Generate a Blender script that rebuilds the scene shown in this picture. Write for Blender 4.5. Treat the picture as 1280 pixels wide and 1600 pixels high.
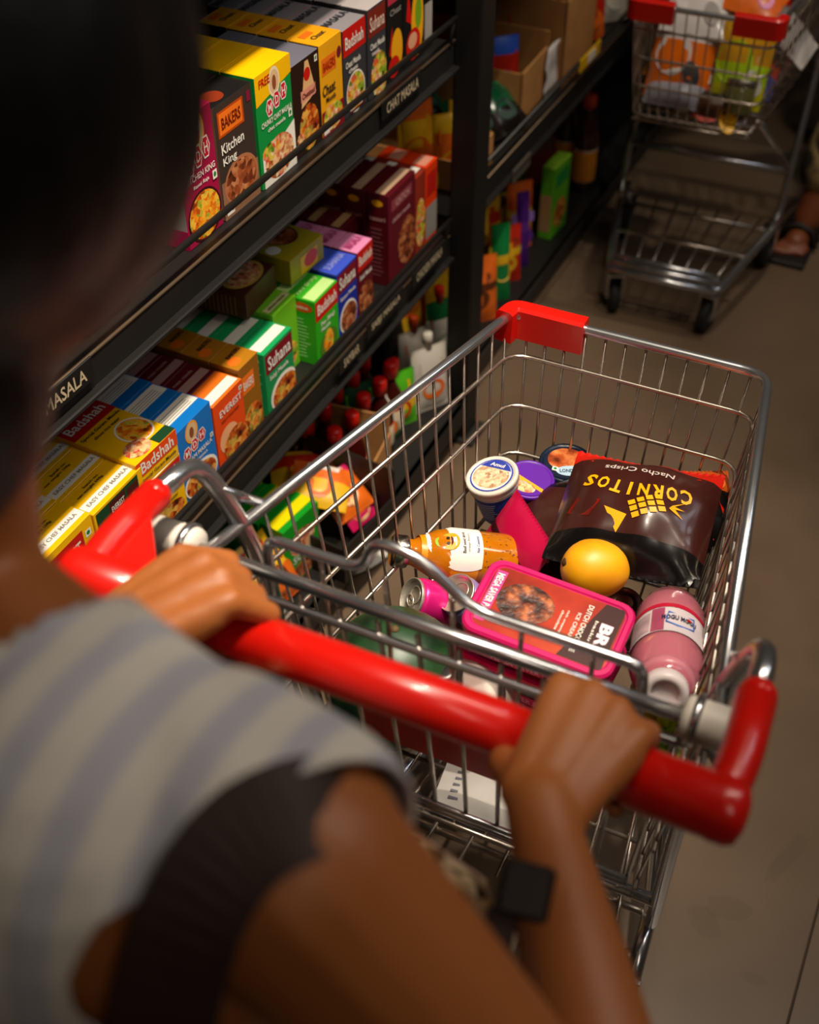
import bpy, bmesh, math, random
from mathutils import Vector, Matrix, Euler, noise
R = math.radians
random.seed(7)
scene = bpy.context.scene
COL = scene.collection
for o in list(bpy.data.objects):
    bpy.data.objects.remove(o, do_unlink=True)

# ------------------------------------------------------------ camera
FPX, PITCH, YAW, CAMH = 1900.0, 43.0, 26.0, 1.72
cam_d = bpy.data.cameras.new('camera')
cam = bpy.data.objects.new('camera', cam_d)
COL.objects.link(cam)
cam.location = (0, 0, CAMH)
cam.rotation_euler = (R(90 - PITCH), 0, R(YAW))
cam_d.sensor_fit = 'VERTICAL'
cam_d.sensor_height = 36.0
cam_d.sensor_width = 28.8
cam_d.lens = FPX / 1600 * 36.0
cam_d.clip_start = 0.02
cam_d.dof.use_dof = True
cam_d.dof.focus_distance = 1.5
cam_d.dof.aperture_fstop = 3.7
scene.camera = cam
_fw = Vector((-math.sin(R(YAW)) * math.cos(R(PITCH)), math.cos(R(YAW)) * math.cos(R(PITCH)), -math.sin(R(PITCH))))
_rt = Vector((math.cos(R(YAW)), math.sin(R(YAW)), 0))
_up = _rt.cross(_fw)
def at(u, v, ax, val):
    """world point on the plane ax=val that stands at photo pixel (u, v): used as a surveying aid"""
    d = _fw + _rt * ((u - 640) / FPX) - _up * ((v - 800) / FPX)
    i = 'xyz'.index(ax)
    c = Vector((0, 0, CAMH))
    return c + d * ((val - c[i]) / d[i])

# ------------------------------------------------------------ world, lamps, exposure
world = bpy.data.worlds.new('world')
scene.world = world
world.use_nodes = True
world.node_tree.nodes['Background'].inputs['Color'].default_value = (1.0, 0.86, 0.70, 1)
world.node_tree.nodes['Background'].inputs['Strength'].default_value = 0.02
vs = scene.view_settings
vs.view_transform = 'Standard'
vs.look = 'None'
vs.gamma = 1.0
vs.use_curve_mapping = False
vs.exposure = 0.0

def spot(name, loc, target, power, size, angle, blend=0.5, color=(1.0, 0.87, 0.70)):
    l = bpy.data.lights.new(name, 'SPOT')
    l.energy = power
    l.shadow_soft_size = size
    l.spot_size = R(angle)
    l.spot_blend = blend
    l.color = color
    o = bpy.data.objects.new(name, l)
    COL.objects.link(o)
    o.location = loc
    o.rotation_euler = (Vector(target) - Vector(loc)).to_track_quat('-Z', 'Y').to_euler()
    return o
def area(name, loc, target, power, sx, sy, color=(1.0, 0.86, 0.70)):
    l = bpy.data.lights.new(name, 'AREA')
    l.shape = 'RECTANGLE'
    l.size, l.size_y = sx, sy
    l.energy = power
    l.color = color
    o = bpy.data.objects.new(name, l)
    COL.objects.link(o)
    o.location = loc
    o.rotation_euler = (Vector(target) - Vector(loc)).to_track_quat('-Z', 'Y').to_euler()
    return o
spot('track_lamp', (-0.02, 1.20, 3.15), (-0.84, 1.25, 0.75), 250, 0.05, 56, 0.8)
spot('track_lamp', (-0.10, 0.60, 3.15), (-0.85, 0.85, 0.6), 200, 0.05, 40, 0.8)
spot('track_lamp', (-0.25, 2.55, 3.15), (-0.80, 2.6, 0.3), 85, 0.05, 58, 0.8)
area('ceiling_lamp', (0.75, 1.7, 3.25), (0.55, 1.7, 0), 22, 0.25, 1.4)
area('ceiling_lamp', (0.9, -0.6, 3.25), (0.0, 0.3, 0.8), 8, 0.25, 1.4)
area('ceiling_lamp', (1.7, 2.6, 3.3), (0.3, 1.6, 0.4), 14, 0.3, 1.6, (0.86, 0.92, 1.0))  # cool fill added for the rails' bluish tint, standing for the store's other lights

# ------------------------------------------------------------ materials
def lin(h):
    h = h.lstrip('#')
    c = [int(h[i:i + 2], 16) / 255 for i in (0, 2, 4)]
    return tuple((x / 12.92 if x <= 0.04045 else ((x + 0.055) / 1.055) ** 2.4) for x in c) + (1,)
_mc = {}
def C(h, rough=0.42, metal=0.0, var=0.10, scale=14.0, bump=0.0, bscale=60.0, coat=0.0, trans=0.0, sss=0.0, ior=1.45, alpha=1.0):
    """one plain procedural material: base colour with a little noise variation and optional fine relief"""
    key = (h, rough, metal, var, scale, bump, bscale, coat, trans, sss, alpha)
    if key in _mc:
        return _mc[key]
    m = bpy.data.materials.new('mat_' + h.lstrip('#') + '_%d' % len(_mc))
    m.use_nodes = True
    nt = m.node_tree
    b = nt.nodes['Principled BSDF']
    b.inputs['Roughness'].default_value = rough
    b.inputs['Metallic'].default_value = metal
    b.inputs['IOR'].default_value = ior
    b.inputs['Coat Weight'].default_value = coat
    b.inputs['Coat Roughness'].default_value = 0.12
    b.inputs['Transmission Weight'].default_value = trans
    b.inputs['Alpha'].default_value = alpha
    if sss:
        b.inputs['Subsurface Weight'].default_value = sss
        b.inputs['Subsurface Radius'].default_value = (0.02, 0.008, 0.004)
        b.inputs['Subsurface Scale'].default_value = 0.3
    tc = nt.nodes.new('ShaderNodeTexCoord')
    if var:
        n = nt.nodes.new('ShaderNodeTexNoise')
        n.inputs['Scale'].default_value = scale
        n.inputs['Detail'].default_value = 3
        nt.links.new(tc.outputs['Object'], n.inputs['Vector'])
        mp = nt.nodes.new('ShaderNodeMapRange')
        mp.inputs['From Min'].default_value = 0.3
        mp.inputs['From Max'].default_value = 0.7
        mp.inputs['To Min'].default_value = 1 - var
        mp.inputs['To Max'].default_value = 1 + var
        nt.links.new(n.outputs['Fac'], mp.inputs['Value'])
        mx = nt.nodes.new('ShaderNodeMix')
        mx.data_type = 'RGBA'
        mx.blend_type = 'MULTIPLY'
        mx.inputs['Factor'].default_value = 1
        mx.inputs[6].default_value = lin(h)
        nt.links.new(mp.outputs['Result'], mx.inputs[7])
        nt.links.new(mx.outputs[2], b.inputs['Base Color'])
    else:
        b.inputs['Base Color'].default_value = lin(h)
    if bump:
        n2 = nt.nodes.new('ShaderNodeTexNoise')
        n2.inputs['Scale'].default_value = bscale
        n2.inputs['Detail'].default_value = 4
        nt.links.new(tc.outputs['Object'], n2.inputs['Vector'])
        bp = nt.nodes.new('ShaderNodeBump')
        bp.inputs['Strength'].default_value = bump
        bp.inputs['Distance'].default_value = 0.004
        nt.links.new(n2.outputs['Fac'], bp.inputs['Height'])
        nt.links.new(bp.outputs['Normal'], b.inputs['Normal'])
    _mc[key] = m
    return m
def ramp_mat(name, cols, scale=90.0, rough=0.4, kind='vor', bump=0.0, pos=None, metal=0.0, stretch=(1, 1, 1)):
    """procedural pattern in several colours (printed food pictures, sequins, rind...)"""
    if name in _mc:
        return _mc[name]
    m = bpy.data.materials.new(name)
    m.use_nodes = True
    nt = m.node_tree
    b = nt.nodes['Principled BSDF']
    b.inputs['Roughness'].default_value = rough
    b.inputs['Metallic'].default_value = metal
    tc = nt.nodes.new('ShaderNodeTexCoord')
    mp = nt.nodes.new('ShaderNodeMapping')
    mp.inputs['Scale'].default_value = stretch
    nt.links.new(tc.outputs['Object'], mp.inputs['Vector'])
    nz = nt.nodes.new('ShaderNodeTexNoise')
    nz.inputs['Scale'].default_value = scale * 0.6
    nz.inputs['Detail'].default_value = 5
    nt.links.new(mp.outputs['Vector'], nz.inputs['Vector'])
    if kind == 'vor':
        vo = nt.nodes.new('ShaderNodeTexVoronoi')
        vo.inputs['Scale'].default_value = scale
        nt.links.new(mp.outputs['Vector'], vo.inputs['Vector'])
        mx = nt.nodes.new('ShaderNodeMix')
        mx.data_type = 'RGBA'
        mx.inputs['Factor'].default_value = 0.45
        nt.links.new(vo.outputs['Color'], mx.inputs[6])
        nt.links.new(nz.outputs['Fac'], mx.inputs[7])
        src = mx.outputs[2]
    else:
        src = nz.outputs['Fac']
    cr = nt.nodes.new('ShaderNodeValToRGB')
    el = cr.color_ramp.elements
    n = len(cols)
    lo, hi = (0.22, 0.75) if kind == 'vor' else (0.34, 0.66)
    el[0].color = lin(cols[0]); el[0].position = lo if pos is None else pos[0]
    el[1].color = lin(cols[-1]); el[1].position = hi if pos is None else pos[-1]
    for i in range(1, n - 1):
        e = el.new(lo + (hi - lo) * i / (n - 1) if pos is None else pos[i])
        e.color = lin(cols[i])
    nt.links.new(src, cr.inputs['Fac'])
    nt.links.new(cr.outputs['Color'], b.inputs['Base Color'])
    if bump:
        bp = nt.nodes.new('ShaderNodeBump')
        bp.inputs['Strength'].default_value = bump
        bp.inputs['Distance'].default_value = 0.004
        nt.links.new(src, bp.inputs['Height'])
        nt.links.new(bp.outputs['Normal'], b.inputs['Normal'])
    _mc[name] = m
    return m

CURRY = lambda: ramp_mat('printed_curry', ['#3a1206', '#8f2e0a', '#d4661c', '#e8b04a', '#3f6b1c'], 110)
CHAAT = lambda: ramp_mat('printed_chaat', ['#2e1408', '#a8541c', '#f0c890', '#c8321c', '#f6e7c0'], 120)
NOODLE = lambda: ramp_mat('printed_carrots', ['#5a2004', '#d25a08', '#f59a1a', '#f2c040', '#5f9b1e'], 130)
BEANS = lambda: ramp_mat('printed_beans', ['#2a120a', '#6b2f18', '#a2522a', '#c98a5a'], 120)
SALAD = lambda: ramp_mat('printed_salad', ['#1e2a0a', '#6f9a1e', '#e8c84a', '#d43a1a', '#f0e2b0'], 120)
STEEL = C('#cbccd0', 0.22, 0.94, 0.06, 30)
WIRE = C('#bcb0a4', 0.26, 0.92, 0.08, 30)
RED = C('#d3160c', 0.30, 0, 0.03, 8, coat=0.3)
BLACK = C('#141313', 0.45, 0, 0.12, 9)
BLACKM = C('#1b1918', 0.5, 0.2, 0.12, 9)
RUBBER = C('#141414', 0.7)
WHITEP = C('#d8d0c4', 0.45, 0, 0.03)
CARD = C('#a8753f', 0.8, 0, 0.10, 20, bump=0.1)

# ------------------------------------------------------------ mesh builder
class MB:
    def __init__(s):
        s.v = []; s.f = []; s.m = []; s.sm = []; s.mats = []
    def mi(s, mat):
        if mat not in s.mats:
            s.mats.append(mat)
        return s.mats.index(mat)
    def add(s, vs, fs, mat, smooth=False, M=None):
        o = len(s.v); k = s.mi(mat) if not isinstance(mat, list) else None
        for p in vs:
            p = Vector(p)
            s.v.append(tuple(M @ p) if M is not None else tuple(p))
        for i, f in enumerate(fs):
            s.f.append([a + o for a in f])
            s.m.append(k if k is not None else s.mi(mat[i]))
            s.sm.append(smooth)
        return s
    def box(s, c, d, mat, M=None, ch=0.0, mats=None):
        """chamfered box; mats = dict of face key (+x -x +y -y +z -z) to material"""
        x, y, z = d[0] / 2, d[1] / 2, d[2] / 2
        T = Matrix.Translation(c)
        if M is not None:
            T = M @ T
        mats = mats or {}
        g = lambda k: mats.get(k, mat)
        if ch <= 0:
            V = [(-x, -y, -z), (x, -y, -z), (x, y, -z), (-x, y, -z), (-x, -y, z), (x, -y, z), (x, y, z), (-x, y, z)]
            F = [(0, 3, 2, 1), (4, 5, 6, 7), (0, 1, 5, 4), (2, 3, 7, 6), (1, 2, 6, 5), (3, 0, 4, 7)]
            return s.add(V, F, [g('-z'), g('+z'), g('-y'), g('+y'), g('+x'), g('-x')], False, T)
        bm = bmesh.new()
        bmesh.ops.create_cube(bm, size=1)
        for v in bm.verts:
            v.co = (v.co.x * 2 * x, v.co.y * 2 * y, v.co.z * 2 * z)
        bmesh.ops.bevel(bm, geom=list(bm.edges), offset=ch, segments=1, affect='EDGES')
        bm.normal_update()
        V = [v.co.copy() for v in bm.verts]
        F = []; K = []
        for f in bm.faces:
            F.append([v.index for v in f.verts])
            n = f.normal
            i = max(range(3), key=lambda a: (abs(n[a]) + (0.001 if a == 2 else 0)))
            K.append(g(('+' if n[i] > 0 else '-') + 'xyz'[i]))
        bm.free()
        return s.add(V, F, K, False, T)
    def tube(s, pts, r, mat, seg=8, closed=False, M=None, caps=True):
        pts = [Vector(p) for p in pts]
        n = len(pts)
        rs = r if isinstance(r, (list, tuple)) else [r] * n
        V = []; F = []
        prev = None
        for i, p in enumerate(pts):
            if closed:
                t = (pts[(i + 1) % n] - pts[i - 1])
            else:
                t = pts[min(i + 1, n - 1)] - pts[max(i - 1, 0)]
            t.normalize()
            if prev is None:
                a = Vector((0, 0, 1)) if abs(t.z) < 0.9 else Vector((1, 0, 0))
                u = t.cross(a).normalized()
            else:
                u = (prev - t * prev.dot(t)).normalized()
            prev = u
            w = t.cross(u)
            for k in range(seg):
                a = 2 * math.pi * k / seg
                V.append(p + (u * math.cos(a) + w * math.sin(a)) * rs[i])
        m = n if closed else n - 1
        for i in range(m):
            j = (i + 1) % n
            for k in range(seg):
                k2 = (k + 1) % seg
                F.append((i * seg + k, i * seg + k2, j * seg + k2, j * seg + k))
        if not closed and caps:
            F.append(tuple(range(seg - 1, -1, -1)))
            F.append(tuple((n - 1) * seg + k for k in range(seg)))
        return s.add(V, F, mat, True, M)
    def lathe(s, prof, mat, seg=24, M=None, mats=None, smooth=True, a0=0.0, a1=2 * math.pi):
        """profile of (radius, height) turned about z; mats = material per profile segment"""
        V = []; F = []; K = []
        full = abs(a1 - a0 - 2 * math.pi) < 1e-6
        ns = seg if full else seg + 1
        for (r, z) in prof:
            for k in range(ns):
                a = a0 + (a1 - a0) * k / seg
                V.append((r * math.cos(a), r * math.sin(a), z))
        for i in range(len(prof) - 1):
            for k in range(seg):
                k2 = (k + 1) % ns
                F.append((i * ns + k, i * ns + k2, (i + 1) * ns + k2, (i + 1) * ns + k))
                K.append(mats[i] if mats else mat)
        if full:
            if prof[0][0] > 1e-5:
                F.append(tuple(range(ns - 1, -1, -1))); K.append(mats[0] if mats else mat)
            if prof[-1][0] > 1e-5:
                F.append(tuple((len(prof) - 1) * ns + k for k in range(ns))); K.append(mats[-1] if mats else mat)
        return s.add(V, F, K, smooth, M)
    def ell(s, c, rad, mat, seg=20, rings=12, M=None, fn=None):
        V = []; F = []
        for i in range(rings + 1):
            t = math.pi * i / rings
            for k in range(seg):
                a = 2 * math.pi * k / seg
                d = Vector((math.sin(t) * math.cos(a), math.sin(t) * math.sin(a), math.cos(t)))
                q = fn(d) if fn else 1.0
                V.append((c[0] + d.x * rad[0] * q, c[1] + d.y * rad[1] * q, c[2] + d.z * rad[2] * q))
        for i in range(rings):
            for k in range(seg):
                k2 = (k + 1) % seg
                F.append((i * seg + k, (i + 1) * seg + k, (i + 1) * seg + k2, i * seg + k2))
        return s.add(V, F, mat, True, M)
    def mesh(s, name):
        me = bpy.data.meshes.new(name)
        me.from_pydata(s.v, [], s.f)
        for m in s.mats:
            me.materials.append(m)
        me.polygons.foreach_set('material_index', s.m)
        me.polygons.foreach_set('use_smooth', s.sm)
        me.validate()
        me.update()
        return me
    def build(s, name, parent=None):
        return link(name, s.mesh(name), parent)

def link(name, me, parent=None):
    o = bpy.data.objects.new(name, me)
    COL.objects.link(o)
    if parent:
        o.parent = parent
    return o
def tag(o, label=None, cat=None, group=None, kind=None):
    if label: o['label'] = label
    if cat: o['category'] = cat
    if group: o['group'] = group
    if kind: o['kind'] = kind
    return o
def thing(name, label, cat, loc=(0, 0, 0), rot=(0, 0, 0), group=None):
    o = bpy.data.objects.new(name, None)
    o.empty_display_size = 0.02
    COL.objects.link(o)
    o.location = loc
    o.rotation_euler = rot
    return tag(o, label, cat, group)
def dup(o, parent=None):
    """a thing with copies of its parts and sub-parts (mesh data shared)"""
    c = o.copy()
    COL.objects.link(c)
    if parent:
        c.parent = parent
    for ch in [q for q in bpy.data.objects if q.parent == o]:
        dup(ch, c)
    return c

# ------------------------------------------------------------ lettering
_tc = {}
def text_geo(txt, bold=0.0):
    """flat outlines of a text in the xy plane, centred, height 1"""
    k = (txt, bold)
    if k in _tc:
        return _tc[k]
    cu = bpy.data.curves.new('t', 'FONT')
    cu.body = txt
    cu.align_x = 'CENTER'
    cu.size = 1.0
    cu.resolution_u = 2
    cu.offset = bold
    o = bpy.data.objects.new('t', cu)
    COL.objects.link(o)
    dg = bpy.context.evaluated_depsgraph_get()
    me = bpy.data.meshes.new_from_object(o.evaluated_get(dg))
    V = [v.co.copy() for v in me.vertices]
    F = [tuple(p.vertices) for p in me.polygons]
    bpy.data.objects.remove(o, do_unlink=True)
    bpy.data.curves.remove(cu)
    bpy.data.meshes.remove(me)
    if V:
        x0 = min(v.x for v in V); x1 = max(v.x for v in V); y0 = min(v.y for v in V); y1 = max(v.y for v in V)
        V = [((v.x - (x0 + x1) / 2), (v.y - (y0 + y1) / 2)) for v in V]
        sz = (x1 - x0, y1 - y0)
    else:
        sz = (1, 1)
    _tc[k] = (V, F, sz)
    return _tc[k]
def put_text(mb, txt, surf, cu, cv, w, h, mat, rot=0.0, bold=0.02, off=0.0006, shear=0.0):
    """letters w wide, h high (metres) laid on surf(u, v, offset) -> point, u and v in metres"""
    V, F, (sx, sy) = text_geo(txt, bold)
    kx, ky = w / sx, h / sy
    c, s_ = math.cos(rot), math.sin(rot)
    P = []
    for (x, y) in V:
        a, b = x * kx + shear * y * ky, y * ky
        P.append(surf(cu + a * c - b * s_, cv + a * s_ + b * c, off))
    mb.add(P, F, mat)
def put_poly(mb, pts, surf, mat, off=0.0004):
    mb.add([surf(u, v, off) for u, v in pts], [tuple(range(len(pts)))], mat)
def ellipse_pts(cu, cv, ru, rv, n=22, rot=0.0):
    c, s_ = math.cos(rot), math.sin(rot)
    out = []
    for i in range(n):
        a = 2 * math.pi * i / n
        x, y = ru * math.cos(a), rv * math.sin(a)
        out.append((cu + x * c - y * s_, cv + x * s_ + y * c))
    return out
def put_grid(mb, u0, v0, u1, v1, surf, mat, off=0.0004, nu=8, nv=4):
    P = []; F = []
    for j in range(nv + 1):
        for i in range(nu + 1):
            P.append(surf(u0 + (u1 - u0) * i / nu, v0 + (v1 - v0) * j / nv, off))
    for j in range(nv):
        for i in range(nu):
            a = j * (nu + 1) + i
            F.append((a, a + 1, a + nu + 2, a + nu + 1))
    mb.add(P, F, mat, True)
ORD = ['front', 'second', 'third', 'fourth', 'fifth', 'sixth', 'seventh']
# ------------------------------------------------------------ the room
FLOORM = ramp_mat('polished_concrete', ['#554535', '#635140', '#6d5a48', '#5d4b3b'], 2.2, 0.34, 'noise')
GROUT = C('#3a322b', 0.8)
JX, JY = 0.147, 2.1
fl = MB()
fl.box((-0.353, 2.6, -0.03), (5.0, 9.0, 0.05), GROUT)
floor = tag(fl.build('floor'), 'grey brown polished concrete floor in large slabs', None, None, 'structure')
slab = MB().box((0, 0, -0.0045), (0.9975, 2.9975, 0.009), FLOORM, ch=0.0012).mesh('floor_slab')
for i in range(-3, 2):
    for j in range(-1, 2):
        o = link('floor_slab', slab, floor)
        o.location = (JX + i + 0.5, JY + j * 3, 0.0)
stains = MB()
STAIN = C('#4b3a28', 0.5, 0, 0.3, 60, alpha=0.07)
for (u, v, ru, rv, a) in ((1140, 1420, .035, .02, .3), (1230, 1340, .012, .06, -.35), (1100, 1440, .02, .03, .9), (1180, 1530, .02, .01, 0), (900, 690, .008, .008, 0)):
    p = at(u, v, 'z', 0)
    pts = [(x * (1 + .3 * noise.noise((x * 90, y * 90, 1))), y * (1 + .3 * noise.noise((x * 80, y * 80, 5)))) for x, y in ellipse_pts(0, 0, ru, rv, 26, a)]
    stains.add([(p.x + x, p.y + y, 0.0006) for x, y in pts], [tuple(range(len(pts)))], STAIN)
tag(stains.build('floor_stain', floor), 'faint brown stains on the concrete')
WALLM = C('#5a5148', 0.85, 0, 0.08, 3)
tag(MB().box((2.2, 2.6, 1.7), (0.1, 9.0, 3.4), WALLM).build('wall_right'), None, None, None, 'structure')
tag(MB().box((-0.353, 7.15, 1.7), (5.0, 0.1, 3.4), WALLM).build('wall_back'), None, None, None, 'structure')
tag(MB().box((-0.353, -1.95, 1.7), (5.0, 0.1, 3.4), WALLM).build('wall_front'), None, None, None, 'structure')
tag(MB().box((-2.8, 2.6, 1.7), (0.1, 9.0, 3.4), WALLM).build('wall_left'), None, None, None, 'structure')
tag(MB().box((-0.353, 2.6, 3.45), (5.0, 9.0, 0.1), C('#6a6560', 0.9)).build('ceiling'), None, None, None, 'structure')

# ------------------------------------------------------------ black shelving
XF = -0.845           # front edge of the shelves
def Fsurf(x):         # vertical plane facing the aisle: u = y, v = z
    return lambda u, v, off: (x + off, u, v)
LETTER = C('#b9a98c', 0.5, 0, 0.1)
def shelf_board(unit, y0, y1, z, xf=XF, xb=-1.30, lip=0.05, rail=0.045):
    mb = MB()
    L = y1 - y0; yc = (y0 + y1) / 2
    mb.box(((xf + xb) / 2, yc, z - 0.006), (xf - xb, L, 0.012), BLACKM)
    mb.box((xf - 0.004, yc, z - lip / 2 + 0.002), (0.012, L, lip), BLACKM, ch=0.002)
    mb.box((xf + 0.006, yc, z - lip + 0.006), (0.016, L, 0.008), BLACKM, ch=0.002)
    sh = mb.build('shelf', unit)
    ed = MB().tube([(xf + 0.002, y0, z + 0.003), (xf + 0.002, y1, z + 0.003)], 0.0025, C('#6b5a48', 0.4, 0.6), 6)
    tag(ed.build('edge_strip', sh), 'worn bare metal edge')
    if rail:
        mr = MB().tube([(xf + 0.008, y0 + 0.01, z + rail), (xf + 0.008, y1 - 0.01, z + rail)], 0.0048, C('#171514', 0.4), 8)
        rl = mr.build('guard_rail', unit)
        for yy in (y0 + 0.02, y1 - 0.02):
            mp = MB().tube([(xf + 0.002, yy, z), (xf + 0.008, yy, z + rail)], 0.004, BLACKM, 6)
            mp.build('rail_bracket', rl)
    return sh
unit = thing('shelving_unit', 'black metal shelving unit stacked with spice boxes beside the main cart', 'shelf', (0, 0, 0))
Y0, Y1 = -0.25, 1.905
SHELF_Z = {1: 0.885, 2: 0.505, 3: 1.275}  # third shelf is unseen, added to cast shadow on the boxes below
boards = {k: shelf_board(unit, Y0, Y1, z) for k, z in SHELF_Z.items()}
DECK = 0.11
mb = MB()
mb.box((-1.055, (Y0 + Y1) / 2, DECK - 0.01), (0.51, Y1 - Y0, 0.02), BLACKM)
mb.box((-0.805, (Y0 + Y1) / 2, 0.085), (0.014, Y1 - Y0, 0.05), BLACKM, ch=0.002)
mb.build('bottom_shelf', unit)
MB().box((-0.835, (Y0 + Y1) / 2, 0.03), (0.02, Y1 - Y0, 0.058), C('#2a2724', 0.6)).build('plinth', unit)
MB().box((-1.31, (Y0 + Y1) / 2, 0.95), (0.012, Y1 - Y0, 1.9), BLACK).build('back_panel', unit)
for yy in (Y0 - 0.035, 1.945):
    mb = MB()
    mb.box((-0.823, yy, 0.95), (0.052, 0.062, 1.9), C('#0c0b0b', 0.5), ch=0.003)
    mb.build('post', unit)
    mb = MB()
    mb.box((-0.815, yy, 0.006), (0.08, 0.085, 0.012), C('#3d3a37', 0.5, 0.6), ch=0.003)
    mb.build('post_foot', unit)
# printed shelf signs
def sign(txt, u, v, x, parent, w, h=0.018):
    p = at(u, v, 'x', x)
    pl = MB().box((x, p.y, p.z), (0.003, w + 0.03, h + 0.014), C('#0e0d0c', 0.5), ch=0.001).build('shelf_sign', parent)
    mb = MB()
    put_text(mb, txt, Fsurf(x + 0.0016), p.y, p.z, w, h, LETTER, bold=0.015)
    mb.build('lettering', pl)
sign('CHAT MASALA', 628, 148, XF + 0.008, boards[1], 0.115)
sign('GARAM MASALA', 68, 640, XF + 0.008, boards[1], 0.15)
sign('SABJI MASALA', 602, 488, XF + 0.016, boards[2], 0.11)
sign('SAMBAR', 548, 555, XF + 0.016, boards[2], 0.055)
sign('CHICKEN MASALA', 670, 412, XF + 0.016, boards[2], 0.11)

unit2 = thing('shelving_unit', 'black metal shelving unit with cartons and pouches beyond the post', 'shelf', (0, 0, 0))
A0, A1 = 1.985, 4.2
X2 = -0.875
MID2 = 0.50
b2 = shelf_board(unit2, A0, A1, MID2, X2, -1.33, 0.055, 0.05)
b3 = shelf_board(unit2, A0, A1, 0.93, X2, -1.33, 0.055, 0.0)
mb = MB()
mb.box((-1.10, (A0 + A1) / 2, 0.055), (0.47, A1 - A0, 0.02), BLACKM)
mb.box((-0.868, (A0 + A1) / 2, 0.04), (0.014, A1 - A0, 0.05), C('#2a2522', 0.5), ch=0.002)
mb.build('bottom_shelf', unit2)
DECK2 = 0.066
MB().box((-0.90, (A0 + A1) / 2, 0.012), (0.02, A1 - A0, 0.022), C('#2a2724', 0.6)).build('plinth', unit2)
MB().box((-1.34, (A0 + A1) / 2, 0.95), (0.012, A1 - A0, 1.9), BLACK).build('back_panel', unit2)
MB().box((-0.85, A1 + 0.03, 0.95), (0.07, 0.06, 1.9), BLACK, ch=0.003).build('post', unit2)
for (u, v, w, colr, txt) in ((922, 88, 0.14, '#d8a800', None), (815, 262, 0.10, '#4a443c', 'PASTA')):
    p = at(u, v, 'x', X2 + 0.012)
    sg = MB().box((X2 + 0.012, p.y, p.z), (0.004, w, 0.032), C(colr, 0.5), ch=0.001).build('shelf_sign', b2)
    if not txt:
        MB().box((X2 + 0.0145, p.y + 0.005, p.z), (0.002, 0.05, 0.022), C('#d8d2c4', 0.6)).build('price_tag', sg)
# ------------------------------------------------------------ spice cartons
def face_surf(face, w, h, d):
    if face == 'F':
        return (lambda u, v, off: (d / 2 + off, -w / 2 + u * w, v * h)), w, h
    if face == 'T':
        return (lambda u, v, off: (d / 2 - v * d, -w / 2 + u * w, h + off)), w, d
    return (lambda u, v, off: (-d / 2 + u * d, -w / 2 - off, v * h)), d, h
def carton(name, w, h, d, base, mats=None, prints=()):
    """carton whose printed front looks along +x; returns (body mesh, print mesh, lettering mesh).
    prints: (face, kind, ...) with u, v as fractions of the face"""
    body = MB()
    body.box((0, 0, h / 2), (d, w, h), base, ch=0.0009, mats=mats)
    # folded top flap with its slit
    body.box((-d / 2 + 0.0012, 0, h + 0.0002), (0.0016, w * 0.94, 0.0006), (mats or {}).get('+z', base))
    prs, les = {}, {}
    lay = 0
    for p in prints:
        face, kind = p[0], p[1]
        pr = prs.setdefault(face, MB()); le = les.setdefault(face, MB())
        sf, fw_, fh_ = face_surf(face, w, h, d)
        if kind == 't':
            _, _, txt, cu, cv, tw, th, mt = p[:8]
            rot = p[8] if len(p) > 8 else 0.0
            ms = lambda u, v, off, sf=sf, a=fw_, b=fh_: sf(u / a, v / b, off)
            put_text(le, txt, ms, cu * fw_, cv * fh_, tw * fw_, th * fh_, mt, rot, 0.015, 0.0011)
        elif kind == 'r':
            lay += 1
            _, _, u0, v0, u1, v1, mt = p
            put_poly(pr, [(u0, v0), (u1, v0), (u1, v1), (u0, v1)], sf, mt, 0.0003 + lay * 0.00005)
        elif kind == 'e':
            lay += 1
            _, _, cu, cv, ru, rv, mt = p[:7]
            put_poly(pr, [(min(max(a, 0), 1), min(max(b, 0), 1)) for a, b in ellipse_pts(cu, cv, ru, rv)], sf, mt, 0.0003 + lay * 0.00005)
        elif kind == 'p':
            lay += 1
            put_poly(pr, p[2], sf, p[3], 0.0003 + lay * 0.00005)
    return {'name': name, 'w': w, 'h': h, 'd': d, 'body': body.mesh('carton'), 'print': {k: m.mesh('printing') for k, m in prs.items() if m.f}, 'let': {k: m.mesh('lettering') for k, m in les.items() if m.f}}
def put_box(sp, loc, rot, label, group=None, cat='box'):
    t = thing('spice_box', label, cat, loc, rot, group)
    link('carton', sp['body'], t)
    for k, m in sp['print'].items(): link({'F': 'printed_front', 'T': 'printed_top', 'S': 'printed_side'}[k], m, t)
    for k, m in sp['let'].items(): link({'F': 'front_lettering', 'T': 'top_lettering', 'S': 'side_lettering'}[k], m, t)
    return t
def row(sp, y0, y1, z, n, desc, xf=-0.868, skip=0, gap=0.0015, jit=0.004, tilt=0.0):
    """boxes one behind the other, the first at the front; desc must single the row out"""
    for k in range(skip, n):
        x = xf - sp['d'] / 2 - k * (sp['d'] + gap) + random.uniform(-1, 1) * 0.0004
        y = (y0 + y1) / 2 + (random.uniform(-1, 1) * jit * 0.4 if k else 0)
        put_box(sp, (x, y, z), (0, 0, random.uniform(-1, 1) * R(0.4)), '%s, %s of its row' % (desc, ORD[k] + ('most' if k == 0 else '')), desc)

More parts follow.
